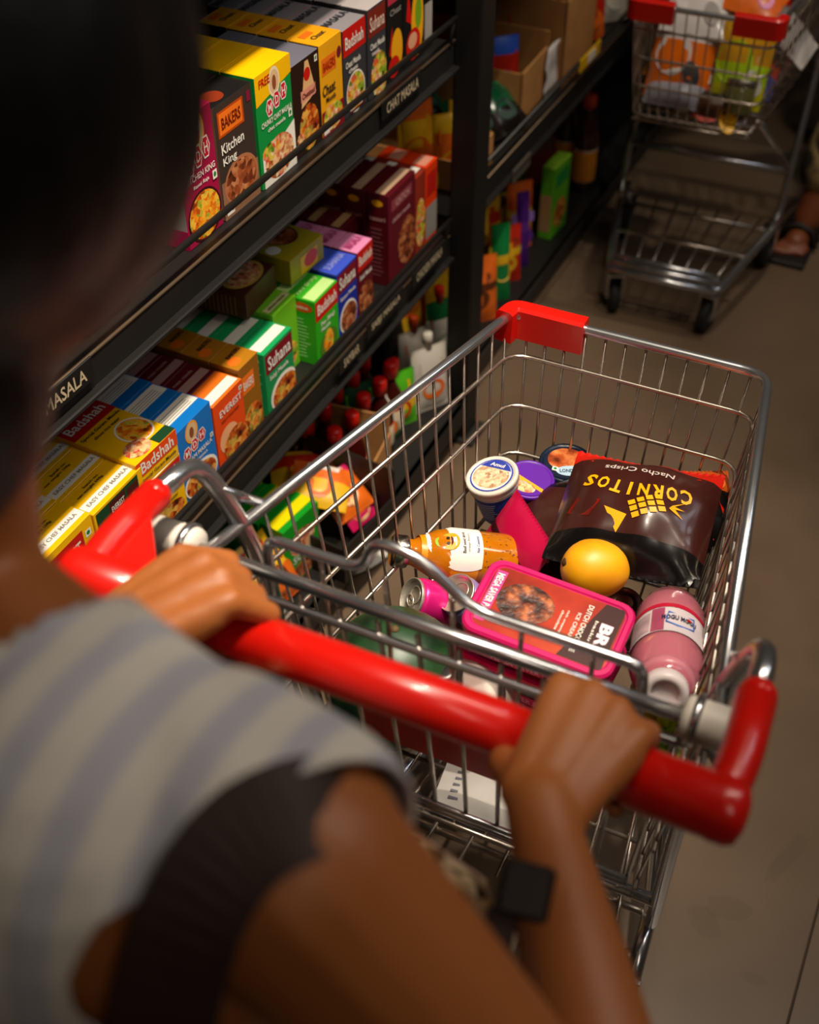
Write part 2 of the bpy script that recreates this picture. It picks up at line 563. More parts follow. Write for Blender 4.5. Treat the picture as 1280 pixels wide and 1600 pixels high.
W_ = C('#e9e4da', 0.5, 0, 0.03); CREAM = C('#e8dcae', 0.5, 0, 0.04); GREY = C('#8f8a84', 0.5, 0, 0.05)
YEL = C('#f2b800', 0.4, 0, 0.04); YEL2 = C('#e7a313', 0.4, 0, 0.04); REDB = C('#c4170f', 0.4, 0, 0.04); BLUE = C('#0b6fc2', 0.4, 0, 0.04)
ORG = C('#e2480c', 0.4, 0, 0.04); GRN = C('#0f8a3c', 0.4, 0, 0.04); GRN2 = C('#2fa51c', 0.4, 0, 0.04); LGRN = C('#6cb81e', 0.4, 0, 0.04)
MAR = C('#5a0d18', 0.4, 0, 0.05); MAR2 = C('#3d0a14', 0.4, 0, 0.05); CRIM = C('#9c0f3e', 0.4, 0, 0.05); DKBR = C('#2a1710', 0.4, 0, 0.06)
BRN = C('#5a4034', 0.45, 0, 0.06); NAVY = C('#1d2f9a', 0.4, 0, 0.05); PURP = C('#b06ab0', 0.45, 0, 0.05); DGRY = C('#35353a', 0.45, 0, 0.06)
PINK = C('#e08ab8', 0.45, 0, 0.05); DGRN = C('#123f22', 0.45, 0, 0.05); BLK = C('#161414', 0.4, 0, 0.06); OLIVE = C('#a89a1e', 0.45, 0, 0.06); TXT = C('#2a2420', 0.5, 0, 0)
ORNG2 = C('#e8701a', 0.4, 0, 0.04); TAN = C('#b08a5c', 0.5, 0, 0.06); OCH = C('#8f5a10', 0.45, 0, 0.06)
MDHR = C('#c8102e', 0.4, 0, 0)
def lines(face, u0, u1, v0, v1, n, mt, frac=0.45):
    out = []
    for i in range(n):
        a = v0 + (v1 - v0) * i / n
        out.append((face, 'r', u0, a, u0 + (u1 - u0) * random.uniform(0.6, 1.0), a + (v1 - v0) / n * frac, mt))
    return out
def vegmark(u=0.88, v=0.5, s=0.07, asp=1.0):
    return [('F', 'r', u - s / 2, v - s * asp / 2, u + s / 2, v + s * asp / 2, W_), ('F', 'e', u, v, s * .3, s * asp * .3, C('#0a7a2a', .5, 0, 0))]
def mdh_logo(cu, cv, w, dv):
    out = []
    for i, ch in enumerate('MDH'):
        c = cu + (i - 1) * w * 1.05
        cvv = cv + (i - 1) * dv
        hexa = [(c + w * 0.56 * math.cos(R(60 * k)), cvv + w * 0.45 * math.sin(R(60 * k))) for k in range(6)]
        hexb = [(c + w * 0.48 * math.cos(R(60 * k)), cvv + w * 0.38 * math.sin(R(60 * k))) for k in range(6)]
        out += [('F', 'p', hexa, W_), ('F', 'p', hexb, MDHR), ('F', 't', ch, c, cvv, w * 0.5, w * 0.4, W_)]
    return out
def portrait(cu, cv, r, ring):   # a plain round seal
    return [('F', 'e', cu, cv, r, r * 0.8, ring), ('F', 'e', cu, cv, r * .8, r * .64, C('#d8b48a', .5, 0, 0.1)), ('F', 'e', cu, cv - r * .05, r * .35, r * .4, C('#8a4a2a', .5, 0, .1))]

# --- middle shelf, from the near end to the post
Z2 = SHELF_Z[2] + 0.0005
strip_txt = [('T', 'r', .02, .14, .98, .46, W_)] + [('T', 't', 'EASY CHEF MASALA', .5, .3, .8, .12, GREY)] + [('T', 't', 'net weight 100g', .4, .68, .5, .1, TXT), ('T', 't', 'batch no.', .5, .82, .3, .08, TXT)]
everA = carton('everA', .10, .15, .052, YEL, {'+x': YEL}, strip_txt + [('F', 'r', 0, .62, .78, .92, REDB), ('F', 't', 'EVEREST', .38, .77, .66, .15, W_), ('F', 'r', .05, .05, .95, .5, DGRN), ('F', 'e', .5, .27, .34, .19, CURRY())] + vegmark(.88, .84, .11, .7))
everB = carton('everB', .106, .143, .052, YEL, {'+x': YEL}, strip_txt + [('F', 'r', .04, .3, .9, .97, DGRN), ('F', 'r', .3, .45, .62, .95, C('#4a0f12')), ('F', 't', 'EVEREST', .46, .86, .26, .07, W_), ('F', 't', 'EASY', .46, .74, .24, .09, YEL), ('F', 't', 'CHEF', .46, .62, .24, .09, YEL), ('F', 'r', .66, .4, .88, .92, C('#4a0f12')), ('F', 'e', .77, .62, .10, .2, NOODLE()), ('F', 't', 'FREE', .13, .6, .4, .1, YEL, R(90)), ('F', 'e', .5, .18, .4, .15, CURRY())] + vegmark(.94, .4, .09, .8))
badY = carton('badY', .09, .105, .045, YEL, {'+z': CREAM}, [('F', 'r', .04, .6, .98, .97, REDB), ('F', 't', 'Badshah', .51, .82, .8, .19, W_), ('F', 't', 'RASOI KA BADSHAH', .51, .67, .7, .05, YEL), ('F', 't', 'Special Garam Masala', .5, .53, .86, .08, TXT), ('F', 't', 'above rice water', .5, .43, .6, .06, TXT), ('F', 'r', 0, 0, 1, .06, GRN), ('F', 'e', .55, .2, .38, .17, CURRY())])
blueM = carton('blueM', .09, .138, .05, BLUE, None, [('T', 'r', .03, .38, .97, .9, W_)] + [('T', 'r', .1, .44 + i * .09, .85, .47 + i * .09, GREY) for i in range(4)] + portrait(.42, .86, .17, C('#e8a030', .5, 0, 0)) + mdh_logo(.45, .68, .2, .035) + [('F', 't', 'GARAM MASALA', .5, .54, .8, .06, W_), ('F', 't', 'GARAM MASALA', .5, .46, .5, .035, W_), ('F', 'e', .5, .21, .47, .21, W_), ('F', 'e', .5, .2, .43, .18, CURRY()), ('S', 'r', .1, .84, .9, .95, W_)] + lines('S', .12, .88, .2, .8, 9, C('#7fb4dc')) + vegmark(.9, .6, .08, .7))
orgE = carton('orgE', .08, .122, .045, ORG, {'+z': ORNG2}, [('T', 'r', .04, .1, .96, .5, W_), ('F', 't', 'EVEREST', .55, .8, .75, .1, W_), ('F', 't', 'tandoori chicken masala', .5, .68, .6, .05, C('#7a1a08')), ('F', 'e', .4, .36, .32, .2, C('#e8a878')), ('F', 'e', .6, .2, .42, .24, CURRY())] + vegmark(.92, .9, .1, .6))
marT = carton('marT', .08, .122, .045, MAR, None, [('T', 'r', .04, .15, .96, .5, C('#a8807a')), ('T', 't', 'meat masala', .5, .7, .6, .14, C('#a8807a'))])
ochT = carton('ochT', .055, .132, .05, OCH, {'+z': C('#b07414')}, [('T', 'e', .3, .35, .22, .2, ORNG2), ('T', 't', 'BAKERS', .6, .6, .6, .16, DKBR), ('F', 'r', .1, .6, .7, .85, ORNG2), ('F', 't', 'BAKERS', .4, .72, .5, .12, W_), ('F', 'e', .5, .2, .45, .2, CURRY())])
suhG = carton('suhG', .085, .122, .046, C('#17a05a', .4, 0, .04), {'+x': C('#128a4c', .4, 0, .04)}, [('T', 'r', .05, .18, .95, .62, W_), ('F', 'r', .03, .66, .97, .96, C('#7a0c1e')), ('F', 't', 'Suhana', .5, .81, .8, .2, W_), ('F', 't', 'Sabji Masala', .45, .57, .66, .09, W_), ('F', 'e', .6, .2, .5, .28, W_), ('F', 'e', .62, .18, .45, .24, CURRY())] + [('S', 't', 'Nutrition', .45, .9, .7, .07, W_)] + lines('S', .12, .85, .12, .82, 14, C('#7fd0a0')))
ltG = carton('ltG', .07, .133, .046, LGRN, None, [('T', 'r', .04, .2, .96, .48, C('#c8c890')), ('T', 't', 'chhole masala', .5, .34, .7, .14, C('#5a7a1e')), ('S', 'r', .1, .62, .9, .8, ORG), ('F', 'e', .5, .25, .42, .2, SALAD())])
badG = carton('badG', .075, .126, .05, GRN2, None, [('T', 'r', .04, .05, .96, .5, C('#b8e08a')), ('T', 't', 'PAV BHAJI', .5, .72, .8, .22, C('#9fe07a')), ('F', 'r', .0, .68, 1, .98, REDB), ('F', 't', 'Badshah', .5, .84, .84, .16, W_), ('F', 't', 'Pav Bhaji', .5, .58, .6, .09, W_), ('F', 't', 'Masala', .4, .5, .4, .06, W_), ('F', 'e', .5, .22, .4, .2, C('#4a7a1e')), ('F', 'e', .5, .22, .22, .2, NOODLE()), ('S', 'e', .5, .88, .4, .07, ORG), ('S', 't', 'Badshah', .5, .88, .5, .05, W_)] + lines('S', .12, .8, .1, .74, 12, C('#8fd87a')))
bluS = carton('bluS', .07, .132, .046, NAVY, {'+z': C('#3a52c8', .4, 0, .04)}, [('T', 't', 'SUHANA', .5, .5, .8, .3, C('#8f9ae0')), ('F', 'r', .03, .68, .97, .96, C('#7a0c1e')), ('F', 't', 'Suhana', .5, .82, .8, .18, W_), ('F', 't', 'Biryani Masala', .5, .58, .75, .07, W_), ('F', 'e', .5, .24, .44, .24, W_), ('F', 'e', .52, .23, .4, .21, BEANS())])
badP = carton('badP', .055, .134, .046, MAR, {'+z': PINK}, [('T', 't', 'MASALA', .5, .5, .8, .4, C('#b03a78')), ('F', 'r', 0, .7, 1, 1, REDB), ('F', 't', 'Badshah', .5, .85, .84, .14, W_), ('F', 't', 'Shahi Masala', .5, .6, .8, .07, W_), ('F', 'e', .5, .24, .5, .24, BEANS())])
marS = carton('marS', .056, .134, .046, MAR, None, [('T', 'r', .05, .15, .95, .5, TAN)])
marL = carton('marL', .106, .182, .044, MAR, {'+x': C('#5e0f1c', .4, 0, .05)}, [('T', 'r', .02, .2, .98, .62, C('#c8a486')), ('S', 'e', .5, .9, .25, .035, YEL), ('S', 't', 'kasuri', .5, .74, .7, .05, C('#d8a0a0')), ('F', 'r', .1, .8, .86, .92, C('#8a3a44')), ('F', 't', 'CATCH', .5, .86, .5, .07, C('#c89a9a')), ('F', 't', 'chicken masala', .45, .7, .66, .05, C('#c89a9a')), ('F', 'e', .68, .34, .34, .26, BEANS())] + lines('S', .2, .8, .1, .66, 12, C('#8a4650')))
red2 = carton('red2', .04, .165, .044, C('#8a2a1a'), None, [('T', 'r', .05, .2, .95, .6, W_), ('F', 'e', .5, .4, .5, .3, SALAD())])
org2 = carton('org2', .048, .165, .05, C('#e03a0a', .4, 0, .04), None, [('T', 'r', .1, .1, .9, .6, C('#d8907a')), ('F', 'r', .1, .62, .9, .9, C('#b81a10')), ('F', 'r', 0, .1, 1, .5, GREY)])
row(everA, .745, .845, Z2, 4, 'yellow spice box with white strip nearest the dark hair')
row(everB, .848, .954, Z2, 4, 'yellow spice box with dark green printed front')
row(badY, .957, 1.028, Z2, 3, 'short yellow spice box under the flat box')
row(blueM, 1.033, 1.123, Z2, 5, 'bright blue garam masala box')
row(orgE, 1.126, 1.206, Z2, 1, 'orange spice box next to the blue boxes')
row(marT, 1.126, 1.206, Z2, 5, 'maroon spice box with pale strip behind the orange box', skip=1)
row(ochT, 1.209, 1.264, Z2, 5, 'ochre brown spice box between the orange and green boxes', xf=-0.874)
row(suhG, 1.270, 1.355, Z2, 6, 'green spice box with white top strip and maroon name band')
row(ltG, 1.358, 1.422, Z2, 4, 'lime green spice box in the gap between two green boxes', xf=-0.90)
row(badG, 1.426, 1.501, Z2, 3, 'grass green spice box with red name band', xf=-0.865)
row(bluS, 1.505, 1.575, Z2, 3, 'royal blue spice box with maroon name band')
row(badP, 1.578, 1.633, Z2, 3, 'maroon spice box with pink top')
row(marS, 1.636, 1.692, Z2, 6, 'small maroon spice box with tan top strip', xf=-0.93)
row(marL, 1.696, 1.802, Z2, 5, 'tall maroon spice box with beige strip')
row(red2, 1.805, 1.845, Z2, 3, 'slim reddish brown spice box')
row(org2, 1.848, 1.896, Z2, 2, 'bright orange spice box against the black post')
# boxes lying flat on the rows
flat = lambda sp, u, v, ztop, yaw, label, zb: put_box(sp, tuple(at(u, v, 'z', ztop).xy) + (zb,), (0, 0, yaw), label)
def flat_box(name, w, l, t, base, prints):
    """carton lying on its back: printed face up, length along x"""
    return carton(name, w, t, l, base, None, prints)
badF = flat_box('badF', .09, .142, .044, YEL, [('T', 'r', 0, .72, 1, 1, REDB), ('T', 't', 'Badshah', .5, .86, .84, .12, W_), ('T', 't', 'Special Garam Masala', .5, .655, .9, .055, TXT), ('T', 't', 'above rice water', .5, .58, .6, .045, TXT), ('T', 'e', .68, .34, .3, .2, W_), ('T', 'e', .68, .34, .27, .18, NOODLE()), ('T', 'e', .35, .14, .25, .12, CHAAT()), ('T', 'r', .6, 0, 1, .12, DGRN), ('F', 'r', 0, .4, 1, 1, ORG), ('F', 't', 'Badshah', .5, .7, .8, .42, W_), ('F', 't', 'Special Garam Masala', .5, .22, .85, .18, TXT)])
put_box(badF, (-.868 - .071, .993, Z2 + .1065), (0, 0, R(-2)), 'yellow garam masala box with red band lying flat across the yellow boxes')
marF = flat_box('marF', .10, .14, .045, C('#4a2416', .45, 0, .06), [('T', 'r', 0, .4, 1, 1, C('#5e0d18')), ('T', 't', 'Sabji Masala', .4, .72, .6, .08, W_, 0), ('T', 't', 'spice mix', .4, .6, .4, .05, W_), ('T', 'e', .52, .24, .44, .22, C('#c8a048')), ('T', 'e', .52, .24, .38, .18, CHAAT())] + [('S', 'r', .08 + i * .055, .1, .1 + i * .055, .85, C('#7a5a3a')) for i in range(15)])
oliF = flat_box('oliF', .10, .14, .045, OLIVE, [('T', 'e', .6, .5, .34, .3, C('#4a2a10')), ('T', 'e', .6, .5, .31, .27, BEANS()), ('T', 'e', .15, .3, .13, .09, W_), ('F', 'r', .3, .1, .8, .8, YEL), ('F', 'e', .6, .5, .2, .3, ORG)])
pz = Z2 + .1338
put_box(marF, (-1.002, 1.372, pz), (0, 0, R(4)), 'dark maroon and brown spice box lying flat on the lime green boxes')
put_box(oliF, (-.985, 1.497, Z2 + .1328), (0, 0, R(-3)), 'olive yellow spice box lying flat with a round curry picture')
# at the back by the post
ornB = carton('ornB', .06, .19, .06, C('#c87818', .45, 0, .06), None, [('F', 'e', .5, .4, .4, .2, CURRY()), ('T', 'r', .1, .1, .9, .4, C('#a85a10'))])
for k in range(3):
    put_box(ornB, (-1.16 - k * .062, 1.82, Z2), (0, 0, 0), 'amber spice box at the back by the post, %s of three' % ORD[k], 'amber boxes at the back')
tr = thing('blister_tray', 'pale grey moulded tray with two wells on the amber boxes', 'tray', (-1.20, 1.815, Z2 + .191), (0, 0, R(6)))
mb = MB().box((0, 0, .008), (.15, .09, .016), C('#a8a49c', .35), ch=.004); mb.build('tray_body', tr)
for k in (-1, 1):
    MB().box((k * .036, 0, .0175), (.05, .055, .004), C('#5a4030', .5), ch=.001).build('well', tr)

# --- top shelf
Z1 = SHELF_Z[1] + .0005
mdhK = carton('mdhK', .08, .172, .05, CRIM, {'-y': C('#b8b0b0')}, portrait(.55, .85, .2, YEL2) + mdh_logo(.5, .67, .22, .03) + [('F', 't', 'KITCHEN KING', .5, .53, .85, .05, W_), ('F', 't', 'Rasoi Raja', .5, .455, .45, .04, W_), ('F', 'e', .5, .2, .48, .21, C('#3a0a10')), ('F', 'e', .5, .2, .44, .19, NOODLE()), ('S', 'r', 0, 0, 1, .16, C('#c0165a'))] + lines('S', .1, .9, .2, .9, 14, GREY) + vegmark(.88, .45, .12, .6))
bakK = carton('bakK', .09, .16, .05, C('#3a2e28', .4, 0, .06), {'+z': BLK, '-y': C('#8a6a58')}, [('F', 'r', 0, 0, 1, .34, C('#8a6248')), ('F', 'r', .06, .72, .74, .94, C('#b0440a')), ('F', 'r', .1, .74, .7, .92, ORNG2), ('F', 't', 'BAKERS', .4, .83, .5, .1, C('#6a1c08')), ('F', 't', 'Kitchen', .38, .62, .6, .09, W_), ('F', 't', 'King', .27, .5, .36, .09, W_), ('F', 'e', .52, .26, .46, .21, C('#a86a48')), ('F', 'e', .52, .26, .42, .18, BEANS()), ('F', 'r', .06, .03, .26, .12, W_), ('F', 't', '100g', .16, .075, .16, .04, BLK), ('F', 'r', .84, .86, .94, .95, C('#7a1a3a')), ('T', 'e', .3, .4, .2, .3, C('#7a2a10'))])
mdhG = carton('mdhG', .094, .162, .052, GRN, {'+z': YEL}, [('F', 'p', [(0, .74), (1, .84), (1, 1), (0, 1)], YEL), ('F', 't', 'FREE', .25, .92, .3, .07, REDB)] + portrait(.52, .86, .16, C('#e8d8b0')) + mdh_logo(.55, .7, .19, .03) + [('F', 't', 'CHUNKY CHAT MASALA', .52, .56, .86, .05, W_), ('F', 't', 'chat masala', .5, .49, .5, .035, W_), ('F', 'p', [(.05, 0), (1, .0), (1, .42), (.6, .34), (.05, .3)], W_), ('F', 'e', .52, .2, .42, .19, CHAAT()), ('F', 'e', .3, .3, .25, .08, SALAD())] + vegmark(.9, .5, .1, .7))
chet = carton('chet', .077, .139, .048, DKBR, {'+z': C('#6a6a78', .45, 0, .05)}, [('F', 'p', [(.3, .5), (.86, .58), (.62, .96), (.5, .96)], C('#e0b078')), ('F', 'e', .56, .82, .12, .07, REDB), ('F', 'r', .3, .56, .84, .68, C('#d8907a')), ('F', 't', 'Chettinad', .57, .62, .46, .06, C('#6a1a10')), ('F', 'e', .55, .26, .36, .25, CURRY()), ('F', 'e', .2, .16, .14, .1, CHAAT())] + vegmark(.9, .92, .1, .7))
bakC = carton('bakC', .066, .14, .05, YEL2, {'-y': DKBR}, [('F', 'r', .08, .66, .72, .84, ORNG2), ('F', 't', 'BAKERS', .4, .75, .55, .1, C('#b02a08')), ('F', 't', 'Chaat', .35, .5, .58, .12, TXT), ('F', 't', 'Masala', .42, .39, .44, .06, TXT), ('F', 'r', 0, 0, 1, .28, C('#8a1020')), ('F', 'e', .5, .17, .44, .15, SALAD()), ('F', 'r', .05, .02, .3, .1, W_), ('F', 'e', .86, .8, .1, .06, C('#7a1030')), ('T', 't', 'Chaat', .5, .4, .5, .2, TXT), ('T', 'r', .2, .6, .6, .85, ORNG2)])
badD = carton('badD', .072, .136, .046, DGRY, {'+z': C('#8f8a90', .5, 0, .06)}, [('T', 't', 'MASALA', .5, .7, .9, .3, DGRY), ('F', 'r', 0, .7, 1, 1, REDB), ('F', 't', 'Badshah', .48, .84, .8, .14, W_), ('F', 't', 'Chaat Masala', .4, .6, .66, .07, W_), ('F', 't', 'chaat', .4, .52, .4, .05, W_), ('F', 'e', .5, .24, .42, .24, W_), ('F', 'e', .5, .24, .39, .22, SALAD()), ('F', 'r', .2, .02, .9, .05, MAR)])
suhD = carton('suhD', .06, .142, .046, DGRY, {'+z': C('#b8b0b0', .5, 0, .06)}, [('F', 'r', .02, .68, .98, .97, C('#7a2418')), ('F', 't', 'Suhana', .5, .82, .8, .16, C('#e8c8b8')), ('F', 't', 'Chaat Masala', .5, .58, .8, .07, W_), ('F', 't', 'masala', .4, .5, .4, .05, W_), ('F', 'e', .6, .22, .46, .26, SALAD())])
blkP = carton('blkP', .056, .145, .04, BLK, None, [('F', 'r', .05, .84, .95, .98, C('#b03048')), ('F', 't', 'Chaat', .5, .75, .7, .07, GREY), ('F', 'p', [(.1, .3), (.4, .25), (.3, .6)], REDB), ('F', 'e', .6, .3, .36, .24, YEL2), ('F', 'e', .4, .14, .36, .12, REDB)])
yelP = carton('yelP', .074, .13, .04, BLK, {'+z': YEL2}, [('F', 'p', [(.1, .6), (.4, .5), (.2, .98)], REDB), ('F', 'e', .66, .5, .3, .44, YEL2), ('F', 'e', .7, .6, .16, .2, C('#6f9a1e')), ('F', 'e', .45, .25, .35, .2, REDB), ('F', 'e', .42, .3, .22, .1, C('#d89a7a'))])
lblP = carton('lblP', .035, .125, .03, BLK, None, [('F', 'r', .12, .1, .95, .62, C('#a8a29c')), ('F', 't', 'SPICE', .5, .75, .7, .06, GREY)])
for (sp, a, b, n, d, xf) in ((mdhK, 1.128, 1.208, 2, 'crimson kitchen king box on the top shelf', -.868), (bakK, 1.213, 1.303, 3, 'black and brown kitchen king box with orange badge', -.868),
        (mdhG, 1.308, 1.402, 4, 'green chunky chat masala box with yellow top', -.866), (chet, 1.405, 1.482, 3, 'dark brown spice box with grey top on the top shelf', -.868), (bakC, 1.485, 1.551, 4, 'amber yellow chaat masala box', -.868),
        (badD, 1.555, 1.627, 5, 'dark grey chaat masala box with red band', -.868), (suhD, 1.630, 1.690, 5, 'dark grey chaat masala box with rust band', -.866), (blkP, 1.700, 1.756, 2, 'narrow black spice box with red chilli', -.868),
        (yelP, 1.759, 1.833, 2, 'black and yellow spice box with large red chilli', -.868), (lblP, 1.84, 1.875, 1, 'thin black box with pale grey label by the post', -.872)):
    row(sp, a, b, Z1, n, d, xf)
hidA = carton('hidA', .09, .15, .05, DKBR, None, [('F', 'e', .5, .35, .42, .3, BEANS()), ('F', 'r', .1, .7, .9, .92, ORG)])
hidB = carton('hidB', .09, .16, .05, C('#6a4a10'), {'+z': YEL2}, [('F', 'e', .5, .3, .42, .25, CHAAT())])
row(hidA, .905, .995, Z1, 2, 'dark brown spice box in the shade close to the dark hair')
row(hidB, .80, .89, Z1, 2, 'mustard spice box half hidden by the dark hair', -.90)
# ------------------------------------------------------------ shopping carts
# local frame: origin on the floor below the handle, y forward, x to the right
def lerp(a, b, t):
    return a + (b - a) * t
def bez(p0, p1, p2, n=6):
    p0, p1, p2 = Vector(p0), Vector(p1), Vector(p2)
    return [p0 * (1 - t) ** 2 + p1 * 2 * t * (1 - t) + p2 * t * t for t in [i / n for i in range(n + 1)]]
def fillet(pts, rad=0.03, n=5):
    """polyline with its corners rounded"""
    pts = [Vector(p) for p in pts]
    out = [pts[0]]
    for i in range(1, len(pts) - 1):
        a, b, c = pts[i - 1], pts[i], pts[i + 1]
        ra = min(rad, (a - b).length * 0.45, (c - b).length * 0.45)
        out += bez(b + (a - b).normalized() * ra, b, b + (c - b).normalized() * ra, n)
    out.append(pts[-1])
    return out
# basket corners: rear/front, top/bottom
BK = dict(rt=(0.243, 0.135, 0.915), ft=(0.166, 0.750, 0.832), rb=(0.205, 0.18, 0.555), fb=(0.146, 0.700, 0.545))
def bk(side, t, h):
    """point on a basket side wall: t 0 rear .. 1 front, h 0 bottom .. 1 rim"""
    top = Vector(BK['rt']).lerp(Vector(BK['ft']), t)
    bot = Vector(BK['rb']).lerp(Vector(BK['fb']), t)
    p = bot.lerp(top, h)
    p.x *= side
    return p
def bf(s, h):
    """front wall: s -1 left .. 1 right"""
    p = bk(1, 1, h)
    return Vector((p.x * s, p.y, p.z))
def caster(cart, x, y, big=False, yaw=0.0):
    r = 0.055 if big else 0.05
    M = Matrix.Translation((x, y, 0)) @ Matrix.Rotation(yaw, 4, 'Z')
    fk = MB()
    for s in (-1, 1):
        fk.box((s * 0.019, -0.012, r + 0.03), (0.004, 0.03, 0.075), STEEL, M @ Matrix.Rotation(0, 4, 'X'), ch=0.001)
    fk.box((0, -0.012, r * 2 + 0.012), (0.046, 0.036, 0.006), STEEL, M, ch=0.001)
    fk.tube([(0, -0.005, r * 2 + 0.01), (0, 0.0, 0.15)], 0.009, STEEL, 8, M=M)
    c = fk.build('caster', cart)
    W = M @ Matrix.Translation((0, -0.016, r)) @ Matrix.Rotation(R(90), 4, 'Y')
    wh = MB()
    wh.lathe([(r * .45, -.013), (r * .93, -.013), (r, -.008), (r, .008), (r * .93, .013), (r * .45, .013)], RUBBER, 20, W)
    wh.lathe([(0, -.0145), (r * .4, -.0145), (r * .5, -.010), (r * .5, .010), (r * .4, .0145), (0, .0145)], C('#6d6a66', .5), 16, W)
    wh.build('wheel', c)
def make_cart(label, loc, rotz, detail=True, bumpers=(-1,)):
    cart = thing('shopping_cart', label, 'shopping cart', loc, (0, 0, rotz))
    wr = 0.0019
    # rim rail
    rim = fillet([bk(-1, -.02, 1), bf(-1, 1), bf(1, 1), bk(1, -.02, 1)], 0.035, 6)
    MB().tube(rim, 0.0064, STEEL, 10).build('rim', cart)
    # hoops round the basket
    for h in (0.80, 0.55, 0.30, 0.03):
        MB().tube(fillet([bk(-1, 0, h), bf(-1, h), bf(1, h), bk(1, 0, h)], 0.03, 4), 0.0032, WIRE, 6).build('wire', cart)
    # upright wires of the sides and the front
    n = 17
    for s in (-1, 1):
        for i in range(n):
            t = (i + 0.4) / n
            MB().tube([bk(s, t, 0.985), bk(s, t, 0.02)], wr, WIRE, 6).build('wire', cart)
    nf = 12
    for i in range(nf):
        s = -0.88 + 1.76 * i / (nf - 1)
        p0, p1 = bf(s, 0.985), bf(s, 0.02)
        MB().tube([p0, p1], wr, WIRE, 6).build('wire', cart)
    # basket floor
    for i in range(11):
        s = -0.92 + 1.84 * i / 10
        a, b = bk(1, 0, 0), bk(1, 1, 0)
        MB().tube([(a.x * s, a.y, a.z), (b.x * s, b.y, b.z)], wr, WIRE, 6).build('wire', cart)
    for i in range(9):
        t = i / 8
        p = bk(1, t, 0)
        MB().tube([(-p.x, p.y, p.z - 0.004), (p.x, p.y, p.z - 0.004)], 0.003, WIRE, 6).build('wire', cart)
    # rear gate, hinged on the white sleeves
    gz = 0.925
    gate = MB().tube([(-.262, .128, gz), (.238, .128, gz)], 0.0065, STEEL, 10).build('gate', cart)
    MB().tube(fillet([(-.225, .125, gz - .008), (-.225, .122, gz - .028), (.225, .122, gz - .028), (.225, .125, gz - .008)], .012, 4), 0.0045, STEEL, 8).build('gate_bar', gate)
    for i in range(12):
        s = -1 + 2 * i / 11
        MB().tube([(s * .215, .124, gz - .01), (s * .196, .172, .585)], 0.0026, WIRE, 6).build('gate_wire', gate)
    for (z, y) in ((.60, .170), (.68, .158), (.585, .174), (.80, .144)):
        if z != .80 and z != .68:
            MB().tube([(-.198, y - .004, z), (.198, y - .004, z)], 0.0036, STEEL, 8).build('gate_wire', gate)
    # child seat back folded against the gate: bent top bar, legs
    zs = gz + .02
    top = fillet([(-.185, .165, .76), (-.185, .150, zs), (-.085, .150, zs), (-.075, .152, zs + .04), (-.030, .152, zs + .036), (.02, .150, zs - .004), (.172, .150, zs - .004), (.176, .150, gz - .01), (.176, .165, .76)], .022, 5)
    seat = MB().tube(top, 0.0052, STEEL, 10).build('seat_back_bar', gate)
    for i in range(5):
        x = -.13 + .065 * i
        MB().tube([(x, .153, zs - .004), (x, .168, .76)], 0.0024, WIRE, 6).build('gate_wire', gate)
    # red seat flap
    fl_ = MB().box((0, 0, 0), (.245, .006, .14), C('#d8120a', .35, 0, .04), Matrix.Translation((.005, .190, .705)) @ Matrix.Rotation(R(7), 4, 'X'), ch=.0025)
    tag(fl_.build('seat_flap', gate), 'red plastic child seat flap')
    # white sleeves and steel rings
    for s in (-1, 1):
        M = Matrix.Translation((.240 if s > 0 else -.270, .128, gz)) @ Matrix.Rotation(R(90), 4, 'Y')
        sl = MB().lathe([(.006, -.026), (.0175, -.024), (.019, -.02), (.019, .02), (.0175, .024), (.006, .026)], WHITEP, 18, M).build('hinge_sleeve', cart)
        rg = MB()
        for k in (-.014,):
            rg.lathe([(.0185, -.004), (.0225, -.003), (.0225, .003), (.0185, .004)], STEEL, 18, M @ Matrix.Translation((0, 0, s * k)))
        rg.build('ring', sl)
    # handle: fat middle tube, end sockets, side arms
    hz = 1.0
    MB().tube([(-.20, 0, hz), (.20, 0, hz)], .0205, RED, 20).build('handle_grip', cart)
    for s in (-1, 1):
        e = MB()
        e.lathe([(.0205, 0), (.0235, .002), (.0235, .060), (.0245, .064), (.0245, .074), (.021, .081), (.010, .085), (0, .0855)], RED, 20, Matrix.Translation((s * .199, 0, hz)) @ Matrix.Rotation(R(90 * s), 4, 'Y'))
        e.tube(fillet([(s * .262, -.004, hz), (s * .268, .04, hz + .002), (s * .266, .105, hz + .002)], .03, 4), 0.0155, RED, 14)
        e.ell((s * .266, .105, hz + .002), (.0155, .0155, .0155), RED, 14, 8)
        e.add([(s * .20, .014, hz - .006), (s * .256, .014, hz - .006), (s * .256, .085, hz - .004), (s * .20, .014, hz + .004), (s * .256, .014, hz + .004), (s * .256, .085, hz + .006)], [(0, 1, 2), (5, 4, 3), (0, 2, 5, 3), (0, 3, 4, 1), (1, 4, 5, 2)], RED) if s < 0 else None
        e.build('handle_end', cart)
        arm = fillet([(s * .266, .10, hz + .002), (s * .262, .165, hz), (s * .243, .185, hz - .07), (s * .232, .20, .86), (s * .225, .285, .50), (s * .222, .36, .20), (s * .215, .395, .155)], .03, 5)
        MB().tube(arm, .0095, STEEL, 10).build('frame_leg', cart)
        MB().tube([(s * .246, .175, hz - .04), (s * .236, .23, .90)], .005, STEEL, 8).build('brace', cart)
        # small bent side hook
        MB().tube(fillet([(s * .236, .205, .80), (s * .262, .25, .70), (s * .25, .27, .60), (s * .222, .28, .56)], .02, 4), .0045, STEEL, 8).build('side_hook', cart)
